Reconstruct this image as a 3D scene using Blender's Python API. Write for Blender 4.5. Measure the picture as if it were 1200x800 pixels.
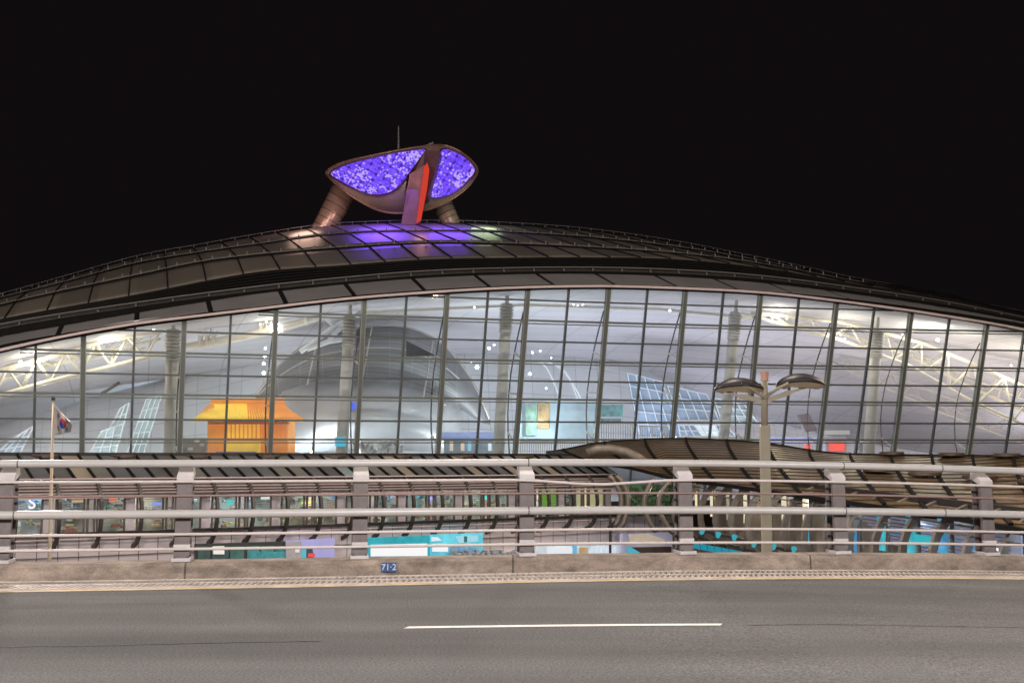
import bpy, math, random
from mathutils import Vector, Matrix
random.seed(7)
S = bpy.context.scene
for o in list(bpy.data.objects): bpy.data.objects.remove(o)
COL = S.collection
# ------------------------------------------------------------------ camera
F_PX = 1400.0; PITCH = math.atan(120/1400.0); EYE = 1.6
cd = bpy.data.cameras.new('camera'); cam = bpy.data.objects.new('camera', cd); COL.objects.link(cam)
cam.location = (0, 0, EYE); cam.rotation_euler = (math.pi/2 + PITCH, 0, 0)
cd.sensor_width = 36; cd.lens = F_PX/1200*36; cd.clip_end = 3000; cd.clip_start = 0.1
S.camera = cam
# ------------------------------------------------------------------ night sky
w = bpy.data.worlds.new('World'); S.world = w; w.use_nodes = True
nt = w.node_tree; bgn = nt.nodes['Background']
sky = nt.nodes.new('ShaderNodeTexSky'); sky.sky_type = 'NISHITA'; sky.sun_disc = False
sky.sun_elevation = math.radians(-6); sky.sun_rotation = math.radians(200)
hs = nt.nodes.new('ShaderNodeMixRGB'); hs.blend_type = 'MIX'; hs.inputs[0].default_value = 0.96
hs.inputs[2].default_value = (0.0052, 0.0040, 0.0048, 1)
nt.links.new(sky.outputs[0], hs.inputs[1]); nt.links.new(hs.outputs[0], bgn.inputs[0]); bgn.inputs[1].default_value = 1.0
vs = S.view_settings; vs.view_transform = 'Standard'; vs.look = 'None'; vs.exposure = 0; vs.gamma = 1
S.render.engine = 'CYCLES'
def light(name, kind, loc, energy, color, size=1.0, target=None, spot=None):
    l = bpy.data.lights.new(name, kind); l.energy = energy; l.color = color
    if kind == 'AREA': l.size = size
    elif kind == 'SPOT': l.shadow_soft_size = size; l.spot_size = spot or 2.4; l.spot_blend = .7
    else: l.shadow_soft_size = size
    o = bpy.data.objects.new(name, l); COL.objects.link(o); o.location = loc
    if target is not None:
        d = Vector(target)-Vector(loc); o.rotation_euler = d.to_track_quat('-Z', 'Y').to_euler()
    return o
# street lamps on the near side of the viaduct (behind the camera)
for i, (x, e) in enumerate(((-14, 13000), (3, 13000), (19, 13000))):
    light('street_light', 'SPOT', (x, -3.5, 9.5), e, (1.0, .94, .89), .25, (x*.8, 11, 0), 2.6)
# unseen site floodlights over the forecourt, plus low lights added to brighten the walkways
for (x, y, z, e, c) in ((-40, 40, 34, 42000, (1, .88, .76)), (2, 38, 38, 46000, (1, .88, .76)), (46, 50, 38, 42000, (1, .84, .70)), (20, 40, 9, 3600, (1, .74, .46)), (-12, 30, 6, 3400, (1, .88, .84)), (3, 42, 5, 2600, (1, .88, .80))):
    light('site_and_fill_light', 'POINT', (x, y, z), e, c, .5)

# ------------------------------------------------------------------ projection helpers (photo 1200x800 survey -> metres)
sp, cp = math.sin(PITCH), math.cos(PITCH)
def kx(v): return F_PX*cp-(400-v)*sp
def zat(v, y): return EYE+y*(F_PX*sp+(400-v)*cp)/kx(v)
def P(u, v, Y): return Vector(((u-600)/kx(v)*Y, Y, zat(v, Y)))
def ucoord(x, y, v): return 600+x/y*kx(v)
def curve(tab):
    xs = [a for a, b in tab]; ys = [b for a, b in tab]; n = len(xs); m = []
    for i in range(n):
        if i == 0: m.append((ys[1]-ys[0])/(xs[1]-xs[0]))
        elif i == n-1: m.append((ys[-1]-ys[-2])/(xs[-1]-xs[-2]))
        else: m.append((ys[i+1]-ys[i-1])/(xs[i+1]-xs[i-1]))
    def f(x):
        if x <= xs[0]: return ys[0]+m[0]*(x-xs[0])
        if x >= xs[-1]: return ys[-1]+m[-1]*(x-xs[-1])
        i = 0
        while xs[i+1] < x: i += 1
        h = xs[i+1]-xs[i]; t = (x-xs[i])/h
        return ((2*t**3-3*t*t+1)*ys[i]+(t**3-2*t*t+t)*h*m[i]+(-2*t**3+3*t*t)*ys[i+1]+(t**3-t*t)*h*m[i+1])
    return f
def lerp(a, b, t): return a+(b-a)*t

# ------------------------------------------------------------------ mesh builder
class MB:
    def __init__(s): s.v = []; s.f = []; s.uv = {}; s.sm = False
    def loft(s, rows, uvs=None, close=False):
        b = len(s.v); n = len(rows[0])
        for r in rows: s.v += [tuple(p) for p in r]
        for i in range(len(rows)-1):
            for j in range(n-1 if not close else n):
                k = (j+1) % n
                q = (b+i*n+j, b+i*n+k, b+(i+1)*n+k, b+(i+1)*n+j)
                if uvs: s.uv[len(s.f)] = (uvs[i][j], uvs[i][k], uvs[i+1][k], uvs[i+1][j])
                s.f.append(q)
        return s
    def tube(s, pts, r, n=8, cap=True, flat=None):
        pts = [Vector(p) for p in pts]; rs = r if isinstance(r, (list, tuple)) else [r]*len(pts)
        rings = []; prev = None
        for i, p in enumerate(pts):
            t = (pts[min(i+1, len(pts)-1)]-pts[max(i-1, 0)]).normalized()
            if prev is None:
                up = Vector((0, 0, 1)) if abs(t.z) < .9 else Vector((0, 1, 0))
                a = t.cross(up).normalized()
            else:
                a = (prev-t*prev.dot(t)).normalized()
            prev = a; bb = t.cross(a)
            rings.append([p+(a*math.cos(2*math.pi*k/n)+bb*math.sin(2*math.pi*k/n))*rs[i] for k in range(n)])
        b = len(s.v)
        s.loft(rings, close=True)
        if cap:
            s.f.append(tuple(b+k for k in range(n-1, -1, -1))); m = b+(len(pts)-1)*n
            s.f.append(tuple(m+k for k in range(n)))
        return s
    def box(s, c, size, rot=0):
        c = Vector(c); hx, hy, hz = size[0]/2, size[1]/2, size[2]/2; ca, sa = math.cos(rot), math.sin(rot)
        b = len(s.v)
        for z in (-hz, hz):
            for (x, y) in ((-hx, -hy), (hx, -hy), (hx, hy), (-hx, hy)):
                s.v.append((c.x+x*ca-y*sa, c.y+x*sa+y*ca, c.z+z))
        for q in ((0, 3, 2, 1), (4, 5, 6, 7), (0, 1, 5, 4), (1, 2, 6, 5), (2, 3, 7, 6), (3, 0, 4, 7)): s.f.append(tuple(b+i for i in q))
        return s
    def bar(s, p0, p1, w, h, up=(0, 0, 1)):
        """square bar between two points: w across, h along up"""
        p0 = Vector(p0); p1 = Vector(p1); t = (p1-p0).normalized(); up = Vector(up)
        a = t.cross(up)
        if a.length < 1e-4: a = t.cross(Vector((0, 1, 0)))
        a.normalize(); bb = a.cross(t).normalized(); b = len(s.v)
        for p in (p0, p1):
            for (x, y) in ((-1, -1), (1, -1), (1, 1), (-1, 1)): s.v.append(tuple(p+a*x*w/2+bb*y*h/2))
        for q in ((0, 3, 2, 1), (4, 5, 6, 7), (0, 1, 5, 4), (1, 2, 6, 5), (2, 3, 7, 6), (3, 0, 4, 7)): s.f.append(tuple(b+i for i in q))
        return s
    def pbar(s, pts, w, h, up=(0, 0, 1)):
        """mitred rectangular bar along a polyline"""
        pts = [Vector(p) for p in pts]; up = Vector(up); rings = []
        for i, p in enumerate(pts):
            t = (pts[min(i+1, len(pts)-1)]-pts[max(i-1, 0)]).normalized()
            a = t.cross(up)
            if a.length < 1e-4: a = Vector((1, 0, 0))
            a.normalize(); bb = a.cross(t).normalized()
            rings.append([p+a*x*w/2+bb*y*h/2 for (x, y) in ((-1, -1), (1, -1), (1, 1), (-1, 1))])
        b = len(s.v); s.loft(rings, close=True); m = b+(len(pts)-1)*4
        s.f.append((b+3, b+2, b+1, b)); s.f.append((m, m+1, m+2, m+3)); return s
    def prism(s, poly, back):
        """polygon (list of points) with a back offset vector"""
        b = len(s.v); n = len(poly); back = Vector(back)
        s.v += [tuple(p) for p in poly]; s.v += [tuple(Vector(p)+back) for p in poly]
        s.f.append(tuple(range(b, b+n))); s.f.append(tuple(range(b+2*n-1, b+n-1, -1)))
        for i in range(n): j = (i+1) % n; s.f.append((b+i, b+n+i, b+n+j, b+j))
        return s
    def cyl(s, c, r, h, n=20, r2=None):
        c = Vector(c); r2 = r if r2 is None else r2
        return s.loft2([[c+Vector((math.cos(2*math.pi*k/n)*q, math.sin(2*math.pi*k/n)*q, z)) for k in range(n)] for (q, z) in ((r, 0), (r2, h))])
    def loft2(s, rings):
        b = len(s.v); n = len(rings[0]); s.loft(rings, close=True); m = b+(len(rings)-1)*n
        s.f.append(tuple(b+k for k in range(n-1, -1, -1))); s.f.append(tuple(m+k for k in range(n))); return s
    def build(s, name, m, parent=None, smooth=False, solid=0, bevel=0, off=0):
        me = bpy.data.meshes.new(name); me.from_pydata(s.v, [], s.f)
        if s.uv:
            l = me.uv_layers.new(name='UVMap')
            for fi, q in s.uv.items():
                p = me.polygons[fi]
                for k, li in enumerate(p.loop_indices): l.data[li].uv = q[k]
        if smooth:
            me.polygons.foreach_set('use_smooth', [True]*len(me.polygons))
        me.update(); me.materials.append(m)
        o = bpy.data.objects.new(name, me); COL.objects.link(o)
        if solid:
            md = o.modifiers.new('s', 'SOLIDIFY'); md.thickness = solid; md.offset = off
        if bevel:
            md = o.modifiers.new('b', 'BEVEL'); md.width = bevel; md.segments = 2; md.limit_method = 'ANGLE'
        if parent: o.parent = parent
        return o
def tag(o, label=None, cat=None, group=None, kind=None):
    if label: o['label'] = label
    if cat: o['category'] = cat
    if group: o['group'] = group
    if kind: o['kind'] = kind
    return o
def empty(name, label, cat, group=None, loc=(0, 0, 0)):
    o = bpy.data.objects.new(name, None); COL.objects.link(o); o.location = loc; o.empty_display_size = .3
    return tag(o, label, cat, group)

# ------------------------------------------------------------------ materials
def mat(name, col, rough=.5, metal=0, var=.12, scale=3.0, bump=0, bscale=30, emit=None, es=0, spec=.5, coords='Object'):
    m = bpy.data.materials.new(name); m.use_nodes = True; n = m.node_tree.nodes; L = m.node_tree.links
    b = n['Principled BSDF']; b.inputs['Roughness'].default_value = rough; b.inputs['Metallic'].default_value = metal
    b.inputs['Specular IOR Level'].default_value = spec
    tc = n.new('ShaderNodeTexCoord'); nz = n.new('ShaderNodeTexNoise'); nz.inputs['Scale'].default_value = scale; nz.inputs['Detail'].default_value = 6
    L.new(tc.outputs[coords], nz.inputs['Vector'])
    r = n.new('ShaderNodeValToRGB'); c = col
    r.color_ramp.elements[0].position = .3; r.color_ramp.elements[1].position = .7
    r.color_ramp.elements[0].color = tuple(max(0, x*(1-var)) for x in c)+(1,); r.color_ramp.elements[1].color = tuple(min(1, x*(1+var)) for x in c)+(1,)
    L.new(nz.outputs['Fac'], r.inputs[0]); L.new(r.outputs[0], b.inputs['Base Color'])
    if bump:
        n2 = n.new('ShaderNodeTexNoise'); n2.inputs['Scale'].default_value = bscale; n2.inputs['Detail'].default_value = 4
        L.new(tc.outputs[coords], n2.inputs['Vector']); bp = n.new('ShaderNodeBump'); bp.inputs['Strength'].default_value = bump; bp.inputs['Distance'].default_value = .02
        L.new(n2.outputs['Fac'], bp.inputs['Height']); L.new(bp.outputs[0], b.inputs['Normal'])
    if emit: b.inputs['Emission Color'].default_value = tuple(emit)+(1,); b.inputs['Emission Strength'].default_value = es
    return m
def nodes(m): return m.node_tree.nodes, m.node_tree.links, m.node_tree.nodes['Principled BSDF']
def emis(name, col, s):
    m = bpy.data.materials.new(name); m.use_nodes = True; n = m.node_tree.nodes; n.clear()
    e = n.new('ShaderNodeEmission'); e.inputs[0].default_value = tuple(col)+(1,); e.inputs[1].default_value = s
    o = n.new('ShaderNodeOutputMaterial'); m.node_tree.links.new(e.outputs[0], o.inputs[0]); return m
def glass(name, tint, refl=.06, rough=.03, veil=0):
    m = bpy.data.materials.new(name); m.use_nodes = True; n = m.node_tree.nodes; n.clear(); L = m.node_tree.links
    t = n.new('ShaderNodeBsdfTransparent'); t.inputs[0].default_value = tuple(tint)+(1,)
    g = n.new('ShaderNodeBsdfGlossy'); g.inputs['Roughness'].default_value = rough
    lw = n.new('ShaderNodeLayerWeight'); lw.inputs[0].default_value = .25
    ma = n.new('ShaderNodeMath'); ma.operation = 'MULTIPLY_ADD'; ma.inputs[1].default_value = .5; ma.inputs[2].default_value = refl
    L.new(lw.outputs['Fresnel'], ma.inputs[0]); x = n.new('ShaderNodeMixShader'); L.new(ma.outputs[0], x.inputs[0])
    L.new(t.outputs[0], x.inputs[1]); L.new(g.outputs[0], x.inputs[2]); o = n.new('ShaderNodeOutputMaterial')
    if veil:  # translucent haze put into the glass in place of lens bloom
        tr = n.new('ShaderNodeBsdfTranslucent'); tr.inputs[0].default_value = (.9, .93, .95, 1); nz = n.new('ShaderNodeTexNoise'); nz.inputs['Scale'].default_value = .22; nz.inputs['Detail'].default_value = 5
        tc = n.new('ShaderNodeTexCoord'); L.new(tc.outputs['Object'], nz.inputs['Vector']); mr = n.new('ShaderNodeMapRange'); mr.inputs[1].default_value = .3; mr.inputs[2].default_value = .7
        mr.inputs[3].default_value = veil*.4; mr.inputs[4].default_value = veil*1.6; L.new(nz.outputs['Fac'], mr.inputs[0]); y = n.new('ShaderNodeMixShader'); L.new(mr.outputs[0], y.inputs[0])
        L.new(x.outputs[0], y.inputs[1]); L.new(tr.outputs[0], y.inputs[2]); L.new(y.outputs[0], o.inputs[0]); return m
    L.new(x.outputs[0], o.inputs[0]); return m
def uvgrid(name, col, line, bw, bh, mortar=.02, rough=.5, metal=0, var=.1, bump=0):
    """panels separated by thin joints, laid out in the surface's own metres"""
    m = mat(name, col, rough, metal, var); n, L, b = nodes(m)
    tc = n.new('ShaderNodeTexCoord'); br = n.new('ShaderNodeTexBrick'); br.offset = 0; br.inputs['Scale'].default_value = 1
    br.inputs['Brick Width'].default_value = bw; br.inputs['Row Height'].default_value = bh; br.inputs['Mortar Size'].default_value = mortar
    br.inputs['Mortar'].default_value = tuple(line)+(1,)
    br.inputs['Color1'].default_value = tuple(x*(1-var) for x in col)+(1,); br.inputs['Color2'].default_value = tuple(min(1, x*(1+var)) for x in col)+(1,)
    L.new(tc.outputs['UV'], br.inputs['Vector']); 
    mx = n.new('ShaderNodeMixRGB'); mx.blend_type = 'MULTIPLY'; mx.inputs[0].default_value = .6
    nz = n.new('ShaderNodeTexNoise'); nz.inputs['Scale'].default_value = .6; nz.inputs['Detail'].default_value = 5
    L.new(br.outputs['Color'], mx.inputs[1]); L.new(nz.outputs['Color'], mx.inputs[2])
    hsv = n.new('ShaderNodeHueSaturation'); hsv.inputs['Saturation'].default_value = 0; L.new(nz.outputs['Color'], hsv.inputs['Color']); hsv.inputs['Value'].default_value = 1.7
    L.new(hsv.outputs[0], mx.inputs[2]); L.new(mx.outputs[0], b.inputs['Base Color'])
    return m
M = {}
M['concrete'] = mat('concrete', (.30, .235, .185), .9, 0, .3, 2.5, .5, 25)
M['rail'] = mat('painted_rail', (.385, .365, .358), .32, .0, .05, 8)
M['rail_thin'] = mat('thin_rail', (.45, .40, .385), .4, .0, .06, 8)
M['rail_brown'] = mat('brown_rail', (.20, .13, .12), .5, .0, .06, 8)
M['post'] = mat('post_paint', (.105, .084, .085), .55, 0, .18, 9, .2, 60)
M['post_cap'] = mat('post_cap', (.40, .365, .37), .5, 0, .1, 7)
M['mullion'] = mat('mullion_metal', (.115, .13, .12), .45, .3, .1, 1)
M['mullion_thin'] = mat('thin_mullion_metal', (.075, .085, .088), .45, .3, .1, 1)
M['flange'] = mat('flange_metal', (.24, .25, .23), .45, .2, .1, 1)
M['black'] = mat('dark_metal', (.005, .0045, .0045), .8, 0, .3, 2, 0, 30, None, 0, .15)
M['dark'] = mat('dark_brown_metal', (.022, .018, .017), .5, .3, .2, 2)
M['panel'] = mat('fascia_grey', (.15, .145, .15), .6, 0, .12, .4)
M['trim'] = mat('trim_light', (.45, .36, .36), .6, 0, .08, 2)
M['gutterpost'] = mat('dim_post', (.09, .08, .075), .5)
M['gutter'] = mat('gutter_grey', (.03, .028, .028), .5, .3, .2, 2)
M['steelwhite'] = mat('white_steel', (.78, .72, .62), .45, 0, .08, 2)
M['column'] = mat('column_paint', (.50, .46, .42), .5, 0, .1, 1)
M['ceiling'] = uvgrid('ceiling_panels', (.62, .59, .64), (.42, .39, .43), 6, 2.5, .05, .7, 0, .05)
M['innershell'] = uvgrid('white_cladding', (.80, .82, .85), (.55, .57, .62), 2.2, 1.5, .04, .45, 0, .04)
M['hood'] = uvgrid('grey_mesh_cladding', (.17, .175, .185), (.30, .30, .31), 1.6, .28, .02, .5, .2, .10)
M['glass'] = glass('facade_glass', (.86, .93, .91), .04, .04, .12)
M['dglass'] = glass('shop_glass', (.86, .92, .90), .05)

# ================================================================== STRUCTURE: viaduct road
def roady(x, base): return base+.1865*x+.005*x*x if -16 < x < 30 else (base+.1865*x+.005*(256 if x < 0 else 900))
def roadz(x): return -.0028*min(x, 14)**2 if x > 0 else 0.0
XS = [-42+i*.7 for i in range(int(90/.7)+1)]
def strip(b0, b1, dz0, dz1, n=2, sl=None):
    g = (lambda x, b: roady(x, b)) if sl is None else (lambda x, b: b+sl*x)
    rows = [[Vector((x, g(x, lerp(b0, b1, j/(n-1))), roadz(x)+lerp(dz0, dz1, j/(n-1)))) for x in XS] for j in range(n)]
    return MB().loft(rows)
M['asphalt'] = mat('asphalt', (.072, .071, .075), .85, 0, .18, .5, .35, 160)
n, L, b = nodes(M['asphalt'])
tc = n.new('ShaderNodeTexCoord')
v1 = n.new('ShaderNodeTexNoise'); v1.inputs['Scale'].default_value = 48; v1.inputs['Detail'].default_value = 5; v1.inputs['Roughness'].default_value = .75
r1 = n.new('ShaderNodeValToRGB'); r1.color_ramp.elements[0].position = .36; r1.color_ramp.elements[0].color = (.30, .30, .30, 1); r1.color_ramp.elements[1].position = .68; r1.color_ramp.elements[1].color = (2.05, 2.0, 1.95, 1)
mp = n.new('ShaderNodeMapping'); mp.inputs['Scale'].default_value = (.05, .55, 1); v2 = n.new('ShaderNodeTexNoise'); v2.inputs['Scale'].default_value = 1.6; v2.inputs['Detail'].default_value = 4
r2 = n.new('ShaderNodeValToRGB'); r2.color_ramp.elements[0].position = .35; r2.color_ramp.elements[0].color = (.68, .68, .68, 1); r2.color_ramp.elements[1].position = .65; r2.color_ramp.elements[1].color = (1.2, 1.19, 1.18, 1)
L.new(tc.outputs['Object'], v1.inputs['Vector']); L.new(v1.outputs['Fac'], r1.inputs[0]); L.new(tc.outputs['Object'], mp.inputs[0]); L.new(mp.outputs[0], v2.inputs['Vector']); L.new(v2.outputs['Fac'], r2.inputs[0])
m1 = n.new('ShaderNodeMixRGB'); m1.blend_type = 'MULTIPLY'; m1.inputs[0].default_value = 1; m2 = n.new('ShaderNodeMixRGB'); m2.blend_type = 'MULTIPLY'; m2.inputs[0].default_value = 1
src = b.inputs['Base Color'].links[0].from_socket
L.new(src, m1.inputs[1]); L.new(r1.outputs[0], m1.inputs[2]); L.new(m1.outputs[0], m2.inputs[1]); L.new(r2.outputs[0], m2.inputs[2]); L.new(m2.outputs[0], b.inputs['Base Color'])
YEL = 14.05
tag(strip(-12, YEL+.10, 0, 0, 16).build('road', M['asphalt']), kind='structure')
M['yellow'] = mat('yellow_paint', (.48, .35, .20), .7, 0, .28, 4)
tag(strip(YEL-.07, YEL+.07, .004, .004).build('yellow_line', M['yellow']), kind='structure')
M['white'] = mat('road_white', (.66, .64, .62), .7, 0, .12, 9)
# lane dash
def dashpt(x, dy): y = 10.63+.085*(x+.9)+dy; return Vector((x, y, roadz(x)+.004))
rows = [[dashpt(-.945+i*(2.80/10)+.04*j, -.055+.11*j) for i in range(11)] for j in range(2)]
tag(MB().loft(rows).build('lane_dash', M['white']), 'single white lane dash painted on the grey asphalt road', 'road marking').update_tag()
bpy.data.objects['lane_dash']['kind'] = 'structure'
del bpy.data.objects['lane_dash']['label']; del bpy.data.objects['lane_dash']['category']
# tar seam on the road
pts = []
seam = MB()
M['tar'] = mat('tar_seam', (.055, .052, .054), .7, 0, .4, 6)
def seampts(x0, x1, y0, sl, ph, k=50):
    r0 = []; r1 = []
    for i in range(k):
        x = lerp(x0, x1, i/(k-1)); y = y0+sl*x+.03*math.sin(x*2.3+ph)+random.uniform(-.012, .012); wd = .006+.012*random.random()
        z = roadz(x)+.004
        r0.append(Vector((x, y-wd, z))); r1.append(Vector((x, y+wd, z)))
    return [r0, r1]
seam.loft(seampts(-4.3, -1.55, 10.05, .10, 0)); seam.loft(seampts(2.1, 6.6, 10.72, .075, 1))
tag(seam.build('road_crack', M['tar']), kind='structure')
# channel, gutter strip
CH0, CH1 = YEL+.10, YEL+.95
M['channel'] = mat('channel_concrete', (.20, .165, .15), .9, 0, .25, 3, .4, 40)
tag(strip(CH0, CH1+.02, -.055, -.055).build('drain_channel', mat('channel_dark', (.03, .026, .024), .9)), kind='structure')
tag(strip(CH1-.10, CH1+.02, .0, .0).build('gutter_edge', M['channel']), kind='structure')
# grating
g = MB()
M['grate'] = mat('galvanised_grate', (.44, .38, .34), .55, .2, .2, 5)
x = -13.0
while x < 19:
    skew = .05
    a = Vector((x, roady(x, CH0+.01), roadz(x)-.001)); c = Vector((x+skew, roady(x+skew, CH1-.12), roadz(x)-.001))
    g.bar(a, c, .028, .03); x += .070
for b0, bw_ in ((CH0+.012, .024), (lerp(CH0, CH1-.1, .5), .018), (CH1-.108, .03)):
    g.pbar([Vector((xx, roady(xx, b0), roadz(xx)+.002)) for xx in XS if -14 < xx < 20], bw_, .035)
tag(g.build('drain_grate', M['grate']), 'long steel slotted drain grate along the foot of the concrete kerb', 'drain grate')
# kerb wall
K0 = YEL+.97; KH = .19
kw = MB()
rows = []
for (b0, dz) in ((K0, -.06), (K0+.02, KH-.03), (K0+.05, KH), (K0+.48, KH), (K0+.50, KH-.05), (K0+.5, -1.1), (K0-2, -1.3), (-12, -1.3)):
    rows.append([Vector((x, roady(x, b0), roadz(x)+dz)) for x in XS])
kw.loft(rows)
M['kerb'] = mat('kerb_concrete', (.25, .205, .175), .92, 0, .22, 1.6, .6, 45)
n, L, b = nodes(M['kerb']); tc = n.new('ShaderNodeTexCoord'); mp = n.new('ShaderNodeMapping'); mp.inputs['Scale'].default_value = (.5, .5, 1.1)
nz = n.new('ShaderNodeTexNoise'); nz.inputs['Scale'].default_value = 5; nz.inputs['Detail'].default_value = 9; nz.inputs['Roughness'].default_value = .7
rr = n.new('ShaderNodeValToRGB'); rr.color_ramp.elements[0].position = .34; rr.color_ramp.elements[0].color = (.5, .48, .47, 1); rr.color_ramp.elements[1].position = .62; rr.color_ramp.elements[1].color = (1.2, 1.16, 1.12, 1)
sz = n.new('ShaderNodeSeparateXYZ'); L.new(tc.outputs['Object'], sz.inputs[0])
L.new(tc.outputs['Object'], mp.inputs[0]); L.new(mp.outputs[0], nz.inputs['Vector']); L.new(nz.outputs['Fac'], rr.inputs[0])
mm = n.new('ShaderNodeMixRGB'); mm.blend_type = 'MULTIPLY'; mm.inputs[0].default_value = 1; src = b.inputs['Base Color'].links[0].from_socket
L.new(src, mm.inputs[1]); L.new(rr.outputs[0], mm.inputs[2])
n5 = n.new('ShaderNodeTexNoise'); n5.inputs['Scale'].default_value = 60; n5.inputs['Detail'].default_value = 3; L.new(tc.outputs['Object'], n5.inputs['Vector'])
r5 = n.new('ShaderNodeValToRGB'); r5.color_ramp.elements[0].position = .35; r5.color_ramp.elements[0].color = (.84, .83, .82, 1); r5.color_ramp.elements[1].position = .65; r5.color_ramp.elements[1].color = (1.1, 1.1, 1.1, 1); L.new(n5.outputs['Fac'], r5.inputs[0])
m5 = n.new('ShaderNodeMixRGB'); m5.blend_type = 'MULTIPLY'; m5.inputs[0].default_value = 1; L.new(mm.outputs[0], m5.inputs[1]); L.new(r5.outputs[0], m5.inputs[2]); mo_ = n.new('ShaderNodeMath'); mo_.operation = 'MULTIPLY'; mo_.inputs[1].default_value = 1/3.9; L.new(sz.outputs['X'], mo_.inputs[0]); mf = n.new('ShaderNodeMath'); mf.operation = 'FRACT'; L.new(mo_.outputs[0], mf.inputs[0])
ml = n.new('ShaderNodeMath'); ml.operation = 'GREATER_THAN'; ml.inputs[1].default_value = .006; L.new(mf.outputs[0], ml.inputs[0]); mr = n.new('ShaderNodeMapRange'); mr.inputs[3].default_value = .35; mr.inputs[4].default_value = 1; L.new(ml.outputs[0], mr.inputs[0])
m6 = n.new('ShaderNodeMixRGB'); m6.blend_type = 'MULTIPLY'; m6.inputs[0].default_value = 1; L.new(m5.outputs[0], m6.inputs[1]); L.new(mr.outputs[0], m6.inputs[2]); L.new(m6.outputs[0], b.inputs['Base Color'])
tag(kw.build('kerb_wall', M['kerb']), 'low weathered brown concrete kerb wall carrying the guard rail', 'kerb wall')
kp = empty('kerb_patch', 'pale vertical mortar smear on the kerb wall left of the first full post', 'mortar patch') if False else None
# blue number plate
def textmesh(body, size, m, loc, rot, parent, name):
    c = bpy.data.curves.new(name, 'FONT'); c.body = body; c.size = size; c.align_x = 'CENTER'; c.align_y = 'CENTER'; c.extrude = .002; c.offset = size*.012
    t = bpy.data.objects.new(name, c); COL.objects.link(t); bpy.context.view_layer.update()
    me = bpy.data.meshes.new_from_object(t.evaluated_get(bpy.context.evaluated_depsgraph_get())); bpy.data.objects.remove(t)
    me.materials.clear(); me.materials.append(m); o = bpy.data.objects.new(name, me); COL.objects.link(o); o.location = loc; o.rotation_euler = rot; o.parent = parent; return o
px = -1.50; py = roady(px, K0)-.008
pl = empty('number_plate', 'small blue plate with white 71·2 on the concrete kerb face', 'sign')
MB().box((px, py, .105), (.18, .012, .115), math.atan(.18)).build('plate', mat('plate_blue', (.022, .055, .15), .5, 0, .15, 20), pl)
textmesh('71·2', .105, mat('plate_white', (.34, .42, .58), .6), (px, py-.010, .105), (math.pi/2, 0, math.atan(.18)), pl, 'lettering')
# ground far below and forecourt
gr = MB(); gr.loft([[(x, y, -6.2) for x in (-700, 0, 700)] for y in (-200, 300, 900)])
tag(gr.build('ground', mat('paving', (.10, .09, .09), .9, 0, .2, .4)), kind='structure')

# ================================================================== GUARD RAIL
M['gr_bolt'] = mat('bolt', (.12, .10, .09), .4, .5)
gr_root = empty('guard_rail', 'pale twin-tube guard rail with mauve posts along the kerb wall', 'guard rail')
RB = K0+.24
LEAN = .10
def railpt(x, z, dy=0): return Vector((x, roady(x, RB)+LEAN*(z-KH)+dy, z+roadz(x)))
def zr(v): return zat(v, 15.16)
def rail(v, r, m, name, f=None, dy=-.12, bx=None):
    z = zr(v); pts = [railpt(x, z+(f(x) if f else 0), dy) for x in ([-10+i*.4 for i in range(64)] if not bx else bx)]
    return MB().tube(pts, r, 12).build(name, m, gr_root, smooth=True)
rail(542, .047, M['rail'], 'top_rail'); rail(598.5, .051, M['rail'], 'middle_rail')
def dent(x):
    u = x/.0107+600; 
    return -.068*max(0, 1-abs(u-700)/(78 if u < 700 else 95))**.9 if 615 < u < 800 else 0
rail(562.5, .0175, M['rail_thin'], 'thin_rail', dent, -.07); rail(578.5, .014, M['rail_brown'], 'thin_rail', None, -.05)
rail(621.5, .0175, M['rail_thin'], 'thin_rail', None, -.07); rail(638, .0175, M['rail_thin'], 'thin_rail', None, -.07)
for v, r in ((542, .0485), (598.5, .0525)):
    for x in (.2, 2.25*2-.05, 5.9, -5.9):
        for d in (0, ):
            z = zr(v); MB().tube([railpt(x, z, -.12), railpt(x+.012, z, -.12)], r, 12).build('sleeve_joint', M['dark'], gr_root)
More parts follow.
